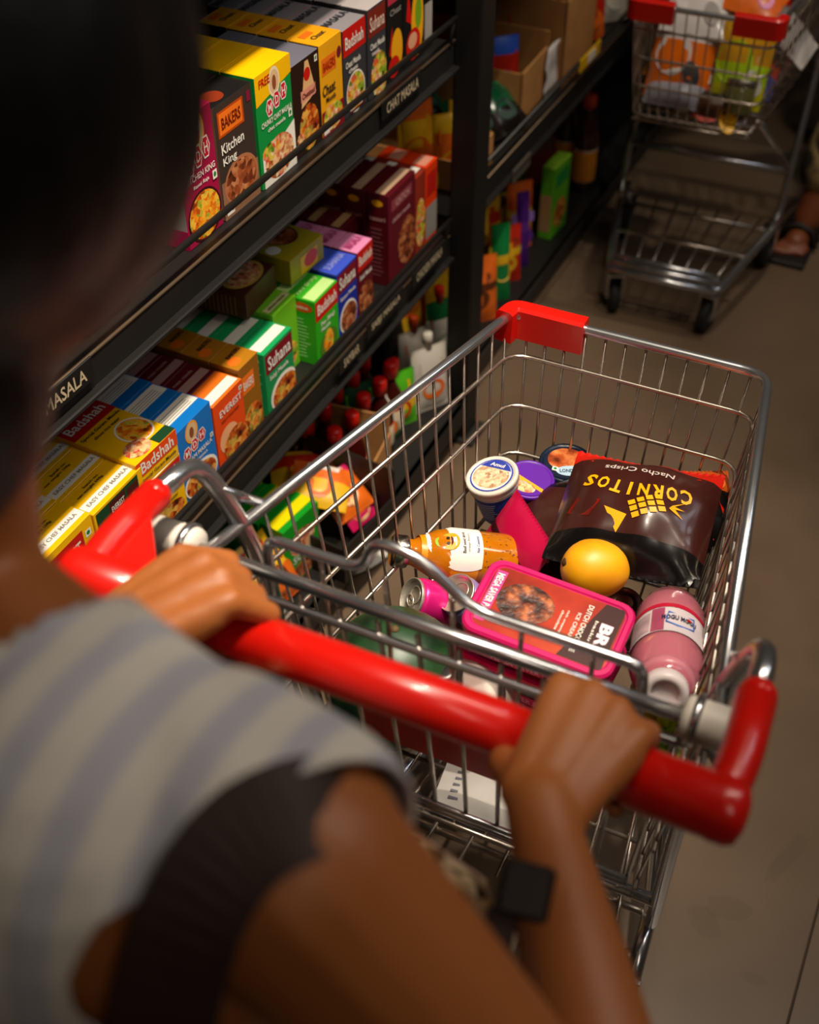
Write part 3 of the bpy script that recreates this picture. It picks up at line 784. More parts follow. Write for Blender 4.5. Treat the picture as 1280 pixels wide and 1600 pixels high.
    # chassis
    MB().tube(fillet([(-.22, .30, .155), (-.215, .40, .155), (-.145, .735, .135), (.145, .735, .135), (.215, .40, .155), (.22, .30, .155)], .03, 5), .011, STEEL, 10).build('chassis', cart)
    for k, (dy, dz) in enumerate(((.022, .012), (.008, .028), (-.02, .03))):
        MB().tube([(-.142, .735 + dy, .135 + dz), (.142, .735 + dy, .135 + dz)], .0085, STEEL, 10).build('front_bar', cart)
    for i in range(7):
        s = -0.84 + 1.68 * i / 6
        MB().tube([(s * .21, .36, .160), (s * .145, .73, .142)], .0035, WIRE, 6).build('rack_wire', cart)
    for y, w in ((.40, .212), (.56, .18)):
        MB().tube([(-w, y, .152), (w, y, .152)], .006, WIRE, 8).build('rack_wire', cart)
    MB().tube([(-.222, .335, .30), (.222, .335, .30)], .009, STEEL, 10).build('cross_bar', cart)
    # struts carrying the basket nose
    for s in (-1, 1):
        MB().tube([(s * .222, .33, .30), (s * .15, .60, .54)], .008, STEEL, 8).build('strut', cart)
    for s in (-1, 1):
        caster(cart, s * .205, .335, True, R(8 * s))
        caster(cart, s * .125, .725, False, R(25 if s > 0 else -10))
    # red corner bumpers
    for s in bumpers:
        m = MB()
        p = bf(s, 1)
        d = (bk(s, 0, 1) - p).normalized()
        f = Vector((-s, 0, 0))
        path = fillet([p + d * .028 + Vector((0, 0, -.002)), p, p + f * .098 + Vector((0, 0, 0))], .034, 6)
        V = []; F = []; pr = [(-.012, -.032), (.012, -.032), (.012, .010), (.008, .014), (-.008, .014), (-.012, .010)]
        for i, q in enumerate(path):
            t = (path[min(i + 1, len(path) - 1)] - path[max(i - 1, 0)]); t.z = 0; t.normalize()
            nrm = Vector((t.y, -t.x, 0))
            for a, b in pr:
                V.append(q + nrm * a + Vector((0, 0, b)))
        k = len(pr)
        for i in range(len(path) - 1):
            for j in range(k):
                F.append((i * k + j, i * k + (j + 1) % k, (i + 1) * k + (j + 1) % k, (i + 1) * k + j))
        F.append(tuple(range(k - 1, -1, -1))); F.append(tuple((len(path) - 1) * k + j for j in range(k)))
        m.add(V, F, RED)
        m.build('corner_bumper', cart)
    return cart
CART_LOC, CART_ROT = (-0.280, 0.513, 0.0), R(1.3)
cart1 = make_cart('chrome shopping cart with red handle gripped by two hands', CART_LOC, CART_ROT, bumpers=(-1,))
cart2 = make_cart('chrome shopping cart with two red front bumpers facing the main cart', (-0.59, 3.22, 0), R(180 + 2.5), bumpers=(-1, 1))
cart2.scale = (.92, .92, .92)
# ------------------------------------------------------------ pouches, bottles, tubs, cans
def frame_from(o, z, x=None):
    """matrix with local z along z"""
    z = Vector(z).normalized()
    x = Vector(x) if x is not None else (Vector((0, 0, 1)) if abs(z.z) < .9 else Vector((1, 0, 0)))
    y = z.cross(x).normalized()
    x = y.cross(z).normalized()
    M = Matrix((x, y, z)).transposed().to_4x4()
    M.translation = Vector(o)
    return M
def pouch_surf(w, h, t, seed=0, crinkle=.004, seal=.06, bend=0.0):
    def S(u, v, off=0.0, side=1):
        a, b = 2 * u / w, 2 * v / h         # -1..1
        a_, b_ = min(abs(a), 1), min(abs(b), 1)
        bb = min(b_ / (1 - seal), 1)
        pr = (max(0, 1 - a_ ** 2.4) ** .6) * (max(0, 1 - bb ** 2.6) ** .7)
        pr = max(pr, .012)
        cz = noise.noise((u * 26 + seed, v * 26, side * 3.1 + seed)) * crinkle * (1 if pr > .02 else .25)
        shr = 1 - .05 * pr
        return (u * shr, v, side * (t / 2 * pr + off) + cz * side + bend * (a * a) * (1 if abs(b) > .8 else .6) + bend * .6 * math.sin(b * 3 + seed) * .5)
    return S
def pouch(name, label, cat, M, w, h, t, bands, seed=0, group=None, prints=None, nu=14, nv=18, crinkle=.004, seal=.06, bend=0.0, back=None, rough=None, parent=None):
    """pillow bag: bands = [(v fraction, material)...] from the lower seal up; local x width, y height, z face"""
    th = thing(name, label, cat, (0, 0, 0), group=group)
    th.matrix_world = M
    S = pouch_surf(w, h, t, seed, crinkle, seal, bend)
    mb = MB()
    for side in (1, -1):
        P = []; F = []; K = []
        for j in range(nv + 1):
            v = -h / 2 + h * j / nv
            for i in range(nu + 1):
                u = -w / 2 + w * i / nu
                P.append(S(u, v, 0, side))
        for j in range(nv):
            fr = (j + .5) / nv
            mt = [m for lim, m in bands if fr <= lim][0]
            if back is not None and side == -1:
                mt = back
            for i in range(nu):
                a = j * (nu + 1) + i
                q = (a, a + 1, a + nu + 2, a + nu + 1)
                F.append(q if side == 1 else q[::-1]); K.append(mt)
        mb.add(P, F, K, True)
    mb.build('bag_film', th)
    if prints:
        pm, tm = MB(), MB()
        prints(pm, tm, lambda u, v, off: S(u, v, off + .0008, 1))
        if pm.f: pm.build('printed_front', th)
        if tm.f: tm.build('lettering', th)
    # crimped seals
    for sgn in (-1, 1):
        cm = MB()
        P = []; F = []
        n = 40
        for i in range(n + 1):
            u = -w / 2 + w * i / n
            q = S(u, sgn * h / 2, 0, 1)
            for k in range(2):
                yy = sgn * (h / 2 - .012 * k)
                z = S(u, sgn * h / 2, 0, 1)[2]
                P.append((q[0], yy + sgn * (.0015 if (i % 2 and k == 0) else 0), z + (.0008 if i % 2 else -.0008) + .001))
        for i in range(n):
            F.append((2 * i, 2 * i + 2, 2 * i + 3, 2 * i + 1))
        cm.add(P, F, bands[0][1] if sgn < 0 else bands[-1][1])
        cm.build('crimped_seal', th)
    return th
def cyl_surf(r, M=None):
    def S(u, v, off):
        a = u / r
        return ((r + off) * math.sin(a), -(r + off) * math.cos(a), v)
    return S
def cone_surf(r0, r1, h):
    def S(u, v, off):
        r = r0 + (r1 - r0) * v / h + off
        a = u / ((r0 + r1) / 2)
        return (r * math.sin(a), -r * math.cos(a), v)
    return S
CW = Matrix.Translation(CART_LOC) @ Matrix.Rotation(CART_ROT, 4, 'Z')
FLOORZ = 0.552       # top of the basket floor wires
def tub(label, M, r, h, cupm, lidm, topm, cup_prints, lid_prints, cat='ice cream'):
    th = thing('ice_cream_tub', label, cat)
    th.matrix_world = M
    r0 = r * .78
    cup = MB().lathe([(r0 * .9, 0), (r0, .002), (r * .93, h * .86), (r * .93, h * .9)], cupm, 28).build('cup', th)
    lid = MB().lathe([(r * .95, h * .80), (r * .99, h * .80), (r, h * .82), (r, h * .9), (r * 1.02, h * .905), (r * 1.02, h * .97), (r * .985, h), (r * .9, h), (r * .88, h * .985), (0, h * .985)], lidm, 32).build('lid', th)
    S = cone_surf(r0, r * .93, h * .86)
    pm, tm = MB(), MB()
    cup_prints(pm, tm, S)
    if pm.f: pm.build('printed_label', th)
    if tm.f: tm.build('lettering', th)
    pm, tm = MB(), MB()
    lid_prints(pm, tm, lambda u, v, off: (u, v, h * .985 + off), r * .86)
    pm.build('lid_print', lid)
    if tm.f: tm.build('lid_lettering', lid)
    return th
# placing: positions surveyed on horizontal planes through each item
def P_(u, v, z):
    return at(u, v, 'z', z)
TXW = C('#ece6dc', .5, 0, 0)
# the camera-facing "up" of lids that read from the far side
# --- white and blue tub, leaning
def amul_cup(pm, tm, S):
    put_grid(pm, -.020, .004, .055, .052, S, C('#2d3fa0', .4, 0, .05), .0004, 14, 4)
    put_grid(pm, -.045, .004, -.021, .052, S, CHAAT(), .0004, 6, 4)
    for i in range(8):
        put_grid(pm, -.016, .044 - i * .0042, .014 - random.random() * .006, .0462 - i * .0042, S, C('#b8c0e8', .5, 0, 0), .0009, 5, 1)
    put_grid(pm, .030, .006, .046, .016, S, TXW, .0009, 3, 1)
    for i in range(6):
        put_grid(pm, .031 + i * .0025, .007, .0322 + i * .0025, .015, S, BLK, .0013, 1, 1)
    put_text(tm, 'Net 120 ml', S, .034, .030, .016, .003, TXW)
def amul_lid(pm, tm, S, r):
    put_poly(pm, ellipse_pts(0, 0, r * .97, r * .97, 30), S, C('#2d3fa0', .4, 0, .05), .0004)
    put_poly(pm, ellipse_pts(0, 0, r * .9, r * .9, 30), S, W_, .0006)
    put_poly(pm, ellipse_pts(0, -r * .06, r * .84, r * .72, 30), S, ramp_mat('printed_nuts', ['#8a5a3a', '#c8a07a', '#e8d0b0', '#d8b890'], 220), .0008)
    put_poly(pm, [(a, max(b, r * .42)) for a, b in ellipse_pts(0, r * .05, r * .84, r * .84, 30)], S, C('#2d3fa0', .4, 0, .05), .0010)
    put_text(tm, 'Amul', S, 0, r * .62, r * .7, r * .2, TXW, off=.0014)
pa = P_(768, 742, .668)
tub('white lidded ice cream tub with blue label leaning on the purple tub', frame_from(pa - Vector((-.22, -.16, .95)).normalized() * .072, (-.22, -.16, .95), (.98, -.1, .1)), .035, .072, W_, WHITEP, W_, amul_cup, amul_lid)
# --- purple tub
def pur_cup(pm, tm, S):
    put_grid(pm, -.05, .004, .05, .05, S, C('#7a2a10', .4, 0, .1), .0004, 14, 3)
def pur_lid(pm, tm, S, r):
    put_poly(pm, ellipse_pts(0, 0, r, r, 30), S, C('#5a1a9a', .35, 0, .05), .0004)
    put_poly(pm, [(-r * .9, -r * .15), (r * .8, -r * .5), (r * .82, -r * .3), (-r * .9, r * .1)], S, YEL2, .0007)
    put_poly(pm, ellipse_pts(-r * .1, -r * .55, r * .6, r * .32, 20), S, CHAAT(), .0009)
pp = P_(828, 748, .655)
tub('purple lidded ice cream tub behind the white tub', frame_from(pp - Vector((.1, -.12, .98)).normalized() * .07, (.1, -.12, .98), (.99, 0, -.1)), .033, .07, C('#6a2a18', .4), C('#5a1a9a', .35, 0, .05), W_, pur_cup, pur_lid)
# --- dark navy tub
def lon_cup(pm, tm, S):
    put_grid(pm, .004, .012, .052, .040, S, C('#b89ac8', .4, 0, .06), .0004, 10, 3)
    put_text(tm, 'LONDON', S, .028, .026, .036, .010, C('#2a1a4a', .5, 0, 0), R(8), off=.001)
    put_grid(pm, -.05, .004, .002, .055, S, C('#3a1424', .4, 0, .3), .0003, 10, 3)
def lon_lid(pm, tm, S, r):
    put_poly(pm, ellipse_pts(0, 0, r * .98, r * .98, 32), S, C('#0d1a30', .35, 0, .05), .0004)
    put_poly(pm, ellipse_pts(0, r * .16, r * .82, r * .7, 30), S, ramp_mat('printed_caramel', ['#5a1c08', '#a8481a', '#d8854a', '#f0b080'], 60, .35, 'noise'), .0007)
    put_poly(pm, ellipse_pts(r * .16, -r * .5, r * .58, r * .3, 24, R(8)), S, C('#a8c4d8', .4, 0, .04), .0010)
    put_text(tm, 'LONDON', S, r * .18, -r * .5, r * .9, r * .2, C('#1a2a4a', .5, 0, 0), R(8), off=.0014)
    put_poly(pm, [(-r * .6, -r * .55), (-r * .36, -r * .6), (-r * .33, -r * .36), (-r * .57, -r * .31)], S, W_, .0011)
    put_poly(pm, ellipse_pts(-r * .46, -r * .455, r * .07, r * .07, 12), S, C('#0a7a2a', .5, 0, 0), .0014)
pl = P_(886, 722, .655)
tub('navy lidded ice cream tub with caramel lid by the front wires', frame_from(pl - Vector((.03, -.05, 1)).normalized() * .078, (.03, -.05, 1), (.95, .3, 0)), .037, .078, C('#1a1830', .35, 0, .1), C('#0d1a30', .35, 0, .05), W_, lon_cup, lon_lid)

# --- brown crisps bags
FB = C('#3a1712', .28, 0, .10, 8, coat=.2); FBK = C('#0e0b0b', .22, 0, .1, coat=.3); FRD = C('#c01a0c', .3, 0, .1)
FPK = C('#b8093f', .34, 0, .06); CORN = C('#f0a800', .4, 0, .03)
def cornitos(pm, tm, S):
    for i, ch in enumerate('CORNITOS'):
        u = -.060 + i * .0172
        put_text(tm, ch, S, u, -.016 + .008 * math.cos((i - 3.5) * .45), .0135 if ch != 'I' else .004, .020, CORN, -(i - 3.5) * .08, .03, .0005)
    put_text(tm, 'Nacho Crisps', S, .004, -.042, .088, .013, C('#c8b8b0', .5, 0, 0), 0, .01, .0005)
    # corn cob mark
    put_poly(pm, [(.004, .030), (.034, .022), (.012, .052)], S, CORN, .0006)
    for i in range(4):
        for j in range(3):
            a = (-.004 - i * .010 + j * .004, .034 - i * .005 - j * .008)
            put_poly(pm, [a, (a[0] - .008, a[1] - .003), (a[0] - .005, a[1] - .009), (a[0] + .003, a[1] - .006)][::-1], S, CORN, .0006)
    for k in range(3):
        put_poly(pm, [(-.044, .010), (-.062, .004 + (k - 1) * .012), (-.047, .004)], S, CORN, .0006)
    put_poly(pm, [(.070, -.058), (-.07, -.058), (-.06, -.078), (.06, -.078)][::-1], S, C('#d0200c', .3, 0, .3, 60), .0005)
    put_poly(pm, [(.078, .030), (.05, .036), (.04, .014), (.07, .012)], S, C('#6a1208', .3, 0, .4, 90), .0005)
c0 = P_(992, 812, .705)
Mc = frame_from(c0, (-.06, -.16, .98), (-1, -.10, -.08))
pouch('crisps_bag', 'dark brown crisps bag with yellow lettering propped at the front right', 'crisps', Mc, .185, .175, .095,
      [(.12, FRD), (.80, FB), (1.0, FBK)], 3, None, cornitos, crinkle=.005, bend=.006, back=FB, nu=20, nv=24)
c2 = P_(832, 845, .635)
def corn2(pm, tm, S):
    put_text(tm, 'ITOS', S, .01, .042, .06, .02, CORN, 0, .03, .0005)
    put_text(tm, 'Crisps', S, .015, .066, .05, .012, C('#c8b8b0', .5, 0, 0), 0, .01, .0005)
    put_poly(pm, [(-.01, .012), (-.035, .022), (-.022, -.004)], S, CORN, .0006)
Mc2 = frame_from(P_(872, 842, .628), (-.35, -.30, .88), (-.85, .10, -.30))
pouch('crisps_bag', 'brown crisps bag with wide crimson end squeezed beside the juice bottle', 'crisps', Mc2, .15, .19, .06,
      [(.16, FBK), (.9, FB), (1.0, FB)], 8, None, corn2, crinkle=.004, back=FB, nu=16, nv=20)
# crimson folded bag end
Mk = frame_from(P_(808, 850, .648), (-.62, -.55, .56), (.62, -.62, .05))
pouch('snack_bag', 'crimson snack bag edge standing between bottle and mango', 'crisps', Mk, .125, .085, .022,
      [(.3, FPK), (.42, C('#3a0412', .3)), (1.0, FPK)], 5, None, None, crinkle=.005, nu=12, nv=14)
Mb = frame_from(P_(1080, 800, .655), (.12, -.45, .88), (-.9, -.35, -.1))
def flame(pm, tm, S):
    for k in range(6):
        u = -.05 + k * .02
        put_poly(pm, [(u, -.02), (u + .018, -.02), (u + .005, .035 + .008 * (k % 3))], S, FRD, .0006)
    put_poly(pm, ellipse_pts(0, -.035, .045, .018), S, C('#d8741a', .3, 0, .2), .0006)
pouch('crisps_bag', 'black and red flame crisps bag against the right wires', 'crisps', Mb, .10, .11, .045, [(.25, C('#b8501a', .3)), (1.0, FBK)], 11, None, flame, crinkle=.005, back=FBK)

# --- orange juice bottle, lying
JUICE = C('#b86a08', .12, 0, .12, 40, coat=.5)
pb0, pb1 = P_(612, 860, .665), P_(806, 878, .625)
dirb = (pb1 - pb0)
Lb = dirb.length
Mj = frame_from(pb1, -dirb, (0, 0, 1))
bt = thing('juice_bottle', 'orange juice bottle lying with its silver cap against the left wires', 'bottle')
bt.matrix_world = Mj
rb_ = .0345
MB().lathe([(0, .004), (rb_ * .8, 0), (rb_ * .96, .006), (rb_, .02), (rb_, Lb * .55), (rb_ * .9, Lb * .66), (rb_ * .62, Lb * .78), (rb_ * .48, Lb * .84), (rb_ * .46, Lb * .91)], JUICE, 32).build('bottle_glass', bt)
MB().lathe([(rb_ * .5, Lb * .88), (rb_ * .58, Lb * .885), (rb_ * .6, Lb * .895), (rb_ * .6, Lb * .985), (rb_ * .52, Lb), (0, Lb)], C('#c8c2b8', .25, 1), 24).build('cap', bt)
def Sb(u, v, off):     # v along axis from base, u around; u=0 faces up
    rr = rb_ if v < Lb * .55 else lerp(rb_, rb_ * .62, min(1, (v - Lb * .55) / (Lb * .23)))
    a = u / rb_
    return ((rr + off) * math.cos(a), (rr + off) * math.sin(a), v)
lb = MB()
put_grid(lb, -.06, Lb * .36, .06, Lb * .80, Sb, C('#f0900a', .35, 0, .04), .0006, 24, 12)
# white field with a rounded outline, built as strips
n = 44
for j in range(n):
    v0 = Lb * (.34 + .42 * j / n); v1 = Lb * (.34 + .42 * (j + 1) / n)
    hw = .046 * math.sqrt(max(.05, 1 - (abs((j + .5) / n - .35) / .68) ** 2.2))
    put_grid(lb, -hw, v0, hw, v1, Sb, TXW, .0011, 12, 1)
put_poly(lb, ellipse_pts(-.008, Lb * .60, .0125, .0125, 20), Sb, C('#f09a10', .35, 0, .06), .0022)
put_poly(lb, ellipse_pts(-.008, Lb * .675, .008, .005, 12), Sb, C('#8ab81e', .4, 0, .1), .0024)
lab = lb.build('label', bt)
tx = MB()
put_poly(tx, ellipse_pts(-.004, Lb * .612, .0018, .0022, 10), Sb, BLK, .0030)
put_poly(tx, ellipse_pts(-.0115, Lb * .612, .0018, .0022, 10), Sb, BLK, .0030)
put_poly(tx, [(-.0015, Lb * .59), (-.0145, Lb * .59), (-.011, Lb * .575), (-.005, Lb * .575)], Sb, C('#5a1a08', .5, 0, 0), .0030)
put_text(tx, 'Nimeroni', Sb, .012, Lb * .66, .028, .006, C('#3a8a2a', .5, 0, 0), R(35), .02, .0018)
put_text(tx, 'Basil seed drink', Sb, -.008, Lb * .49, .030, .0045, TXT, R(0), .01, .0018)
put_text(tx, 'orange flavour', Sb, -.008, Lb * .45, .026, .004, GREY, R(0), .01, .0018)
put_text(tx, 'Net Contents', Sb, -.010, Lb * .38, .022, .004, C('#2a4a9a', .5, 0, 0), 0, .01, .0018)
tx.build('lettering', lab)
sd = MB()
for i in range(60):
    u, v = random.uniform(-.045, .05), random.uniform(Lb * .06, Lb * .33)
    put_poly(sd, ellipse_pts(u, v, .0007, .0009, 6), Sb, C('#3a1a04', .5, 0, 0), .0004)
tag(sd.build('seeds', bt), None, None, None, 'stuff')

# --- drink cans
def can(label, top, axis, col, col2, lidc=C('#d2cabb', .34, .75, .06), xdir=None):
    """top = centre of the lid, axis = direction from base to lid"""
    r, h = .0265, .115
    M = frame_from(Vector(top) - Vector(axis).normalized() * h, axis, xdir)
    th = thing('drink_can', label, 'can')
    th.matrix_world = M
    MB().lathe([(.018, 0), (.022, .002), (r, .010), (r, h - .012), (r * .93, h - .004)], col, 28, mats=[lidc, lidc, col, col, lidc]).build('can_body', th)
    MB().lathe([(r * .93, h - .004), (r * .96, h - .001), (r * .95, h + .0005), (r * .88, h), (r * .86, h - .004), (0, h - .0035)], lidc, 28).build('lid', th)
    tb = MB()
    tb.tube([(Vector((.006 * math.cos(a) - .004, .0085 * math.sin(a), h - .0015))) for a in [2 * math.pi * k / 14 for k in range(14)]], .0012, lidc, 6, True)
    tb.tube([(Vector((.0105 * math.cos(a) + .006, .011 * math.sin(a), h - .003))) for a in [2 * math.pi * k / 16 for k in range(16)]], .0009, lidc, 6, True)
    tb.lathe([(0, -.001), (.003, -.001), (.003, .001), (0, .001)], lidc, 10, Matrix.Translation((-.001, 0, h - .0015)))
    tb.build('pull_tab', th)
    pm = MB()
    S = cyl_surf(r)
    put_grid(pm, -.083, .012, .083, .055, S, col2, .0003, 24, 2)
    pm.build('printed_band', th)
    return th
can('pink drink can lying with its lid towards the rear gate', P_(642, 934, .645), (-.62, -.55, .50), C('#d81a7a', .3, .3, .04), C('#6a0f4a', .3, .3))
can('violet drink can lying next to the pink can', P_(712, 926, .655), (-.38, -.42, .82), C('#9a86c8', .3, .3, .05), C('#2a1a4a', .3, .3))
can('copper brown drink can beneath the mango', P_(972, 948, .63), (-.10, -.45, .85), C('#7a3a1a', .3, .4, .1), C('#4a1a0a', .3, .4), C('#8a6a52', .3, 1.0, .08))

# --- mango
mg = thing('mango', 'ripe yellow orange mango resting on the crisps and tub', 'fruit')
mg.matrix_world = frame_from(P_(929, 889, .715), (-.72, -.52, .25), (0, 0, 1))
fr_ = MB().ell((0, 0, 0), (.0355, .0345, .041), ramp_mat('mango_skin', ['#d88a08', '#efa40e', '#f4ae14', '#e89a0a'], 14, .42, 'noise'), 28, 20, None, lambda d: 1 + .03 * noise.noise(d * 1.6) - .02 * max(0, d.z) ** 6)
fr_.build('flesh', mg)
MB().lathe([(0, .0012), (.0030, .0010), (.0042, -.0004), (.006, -.0012)], C('#4a2c0c', .7, 0, .3, 300), 12, Matrix.Translation((0.004, 0.002, .0405))).build('stem_scar', mg)

# --- ice cream family boxes
def brick(label, M, L, W, H):
    """rounded tub: local x long side, y short side, z up; printed lid"""
    th = thing('ice_cream_box', label, 'ice cream')
    th.matrix_world = M
    PKM = C('#cf1565', .30, 0, .04, 8, coat=.2)
    def rr(l, w, z, rad, n=5):
        out = []
        for sx, sy, a0 in ((1, 1, 0), (-1, 1, 90), (-1, -1, 180), (1, -1, 270)):
            for k in range(n + 1):
                a = R(a0 + 90 * k / n)
                out.append((sx * (l / 2 - rad) + rad * math.cos(a), sy * (w / 2 - rad) + rad * math.sin(a), z))
        return out
    def loft(mb, rings, mat, cap=True, mats=None):
        n = len(rings[0]); V = [p for r_ in rings for p in r_]; F = []; K = []
        for i in range(len(rings) - 1):
            for k in range(n):
                F.append((i * n + k, i * n + (k + 1) % n, (i + 1) * n + (k + 1) % n, (i + 1) * n + k)); K.append(mats[i] if mats else mat)
        F.append(tuple(range(n - 1, -1, -1))); K.append(mats[0] if mats else mat)
        F.append(tuple((len(rings) - 1) * n + k for k in range(n))); K.append(mats[-1] if mats else mat)
        mb.add(V, F, K)
    t_ = MB()
    loft(t_, [rr(L * .86, W * .82, 0, .012), rr(L * .94, W * .92, H - .012, .014)], C('#2a0d10', .35, 0, .15, 30))
    t_.build('tub', th)
    l_ = MB()
    loft(l_, [rr(L * .985, W * .975, H - .014, .016), rr(L, W, H - .012, .018), rr(L, W, H - .003, .018), rr(L * .97, W * .95, H, .016), rr(L * .92, W * .86, H, .014), rr(L * .90, W * .83, H - .002, .013)], PKM)
    lid = l_.build('lid', th)
    pm, tm = MB(), MB()
    S = lambda u, v, off: (u, v, H - .002 + off)
    pm.add(rr(L * .885, W * .81, H - .0016, .012), [tuple(range(24))], ramp_mat('choc_lid', ['#5a1208', '#a82a12', '#c84a1a', '#7a1a0c'], 9, .3, 'noise'))
    put_poly(pm, [(-L * .43, -W * .34), (-L * .36, -W * .34), (-L * .36, W * .34), (-L * .43, W * .34)], S, C('#d83a8a', .4, 0, .04), .0008)
    put_poly(pm, ellipse_pts(-L * .17, W * .04, L * .19, W * .25, 24, R(6)), S, ramp_mat('choc_scoop', ['#1a0804', '#3a160a', '#7a3a1c', '#b8683a'], 110, .4, 'noise', .6), .0010)
    put_poly(pm, [(L * .14, -W * .40), (L * .43, -W * .40), (L * .43, W * .40), (L * .30, W * .40)], S, C('#3a0f0c', .35, 0, .2), .0006)
    put_text(tm, 'MEGA SAVER PACK', S, -L * .395, 0, W * .6, W * .08, TXW, R(-90), .02, .0014)
    put_text(tm, 'BR', S, L * .36, 0, W * .30, L * .08, C('#f0d8e4', .4, 0, 0), R(-90), .05, .0014)
    put_text(tm, 'baskin', S, L * .29, 0, W * .3, L * .02, TXW, R(-90), .01, .0014)
    put_text(tm, 'DUTCH CHOCOLATE', S, L * .22, 0, W * .62, L * .035, TXW, R(-90), .02, .0014)
    put_text(tm, 'ICE CREAM', S, L * .17, 0, W * .34, L * .025, TXW, R(-90), .01, .0014)
    put_text(tm, 'rich creamy', S, L * .10, 0, W * .3, L * .02, TXW, R(-90), .01, .0014)
    put_text(tm, 'chocolate', S, L * .07, 0, W * .26, L * .018, TXW, R(-90), .01, .0014)
    pm.build('lid_print', lid); tm.build('lid_lettering', lid)
    sp, st = MB(), MB()
    S2 = lambda u, v, off: (u, -W * .41 - (W * .05) * v / H - off - .0005, v)
    put_poly(sp, [(-L * .42, .004), (L * .42, .004), (L * .42, .020), (-L * .42, .020)], S2, C('#c8307a', .4, 0, .05), .0004)
    put_text(st, 'MEGA SAVER PACK', S2, -L * .02, .012, L * .5, .010, C('#f0b8d8', .4, 0, 0), 0, .02, .0012)
    put_text(st, 'BR', S2, -L * .22, .034, L * .13, .012, TXW, 0, .04, .0012)
    sp.build('side_print', th); st.build('lettering', th)
    return th
BL, BW, BH = .168, .104, .056
lid_c = P_(858, 962, .762)
ax_l = P_(985, 968, .752) - P_(778, 894, .757)
nrm = Vector((.05, -.10, 1))
Mbr = frame_from(lid_c, nrm, ax_l)
brick('pink lidded chocolate ice cream box on top of its twin', Mbr @ Matrix.Translation((0, 0, -BH)), BL, BW, BH)
Mbr2 = frame_from(lid_c + Vector((-.012, .004, -.0)), nrm, Vector(ax_l) + Vector((0.0, -.01, 0)))
brick('pink lidded chocolate ice cream box underneath the other', Mbr2 @ Matrix.Translation((.010, -.004, -BH * 2 - .001)), BL, BW, BH)

# --- pink juice bottle with ribbed label, lying towards the rear
mb0, mb1 = P_(1048, 962, .668), P_(1036, 1120, .765)
dm = mb1 - mb0
Lm = .185
Mm = frame_from(mb0 - dm.normalized() * .018, dm, (.1, .6, .7))
mo = thing('juice_bottle', 'pink juice bottle with white label leaning against the right wires', 'bottle')
mo.matrix_world = Mm @ Matrix.Diagonal((1, 1, 1.28, 1))
rm = .040
PJ = C('#d67a8a', .10, 0, .06, 30, coat=.6, trans=.25)
MB().lathe([(0, .003), (rm * .6, .002), (rm * .85, .008), (rm, .03), (rm, .06), (rm * .97, .064), (rm * .97, .115), (rm, .118), (rm * .97, .130), (rm * .84, .146), (rm * .66, .156), (rm * .60, .160)], PJ, 36).build('bottle_body', mo)
MB().lathe([(rm * .55, .157), (rm * .60, .158), (rm * .60, .168), (rm * .55, .171), (rm * .36, .1715), (rm * .34, .1695), (0, .1695)], C('#d8cdcd', .35, 0, .04), 28).build('cap', mo)
MB().lathe([(rm * .80, .1492), (rm * .74, .1528), (rm * .70, .1552)], C('#c87a88', .3), 32).build('neck_ring', mo)
def Sm(u, v, off):
    rr_ = rm * (.985 if v < .118 else lerp(1, .75, (v - .118) / .035))
    a = u / rm
    return ((rr_ + off) * math.cos(a), (rr_ + off) * math.sin(a), v)
lm = MB()
put_grid(lm, -.116, .066, .116, .118, Sm, C('#d8ccd0', .35, 0, .04), .0012, 40, 6)
put_grid(lm, -.116, .060, .116, .068, Sm, C('#c01a3a', .35, 0, .05), .0018, 40, 2)
put_grid(lm, .020, .070, .034, .117, Sm, C('#a84a6a', .35, 0, .3), .0018, 4, 4)
put_grid(lm, .036, .075, .062, .112, Sm, C('#b8a0a8', .35, 0, .3, 60), .0018, 6, 4)
lbm = lm.build('label', mo)
tm = MB()
put_text(tm, 'MOGU MOGU', Sm, .004, .090, .038, .009, C('#2a2a4a', .5, 0, 0), R(180), .03, .0022)
tm.tube([Sm(u, v, .0024) for u, v in ((-.012, .080), (.016, .080), (.018, .100), (.006, .106), (-.012, .102))], .0008, C('#2a6ac8', .4, 0, 0), 5, True)
put_poly(tm, ellipse_pts(-.006, .088, .0026, .0026, 12), Sm, REDB, .0028)
put_poly(tm, [(-.034, .094), (-.026, .094), (-.026, .102), (-.034, .102)], Sm, W_, .0020)
put_poly(tm, ellipse_pts(-.030, .098, .002, .002, 10), Sm, C('#0a7a2a', .5, 0, 0), .0026)
for i in range(6):
    put_poly(tm, [(-.062, .080 + i * .005), (-.044, .080 + i * .005), (-.044, .082 + i * .005), (-.062, .082 + i * .005)], Sm, TXT, .0020)
tm.build('lettering', lbm)

# --- watermelon
wm = thing('watermelon', 'small dark green watermelon behind the red handle', 'fruit', tuple(P_(618, 1058, .638)))
rind = ramp_mat('melon_rind', ['#0b2010', '#17351b', '#224726', '#102a15'], 26, .38, 'noise', stretch=(1, 1, .35))
MB().ell((0, 0, 0), (.082, .080, .082), rind, 30, 20, None, lambda d: 1 + .015 * noise.noise(d * 2)).build('rind', wm)
MB().lathe([(0, .004), (.004, .003), (.006, -.002)], C('#5a4a2a', .7), 10, Matrix.Translation((.0, .0, .0815))).build('stem_scar', wm)
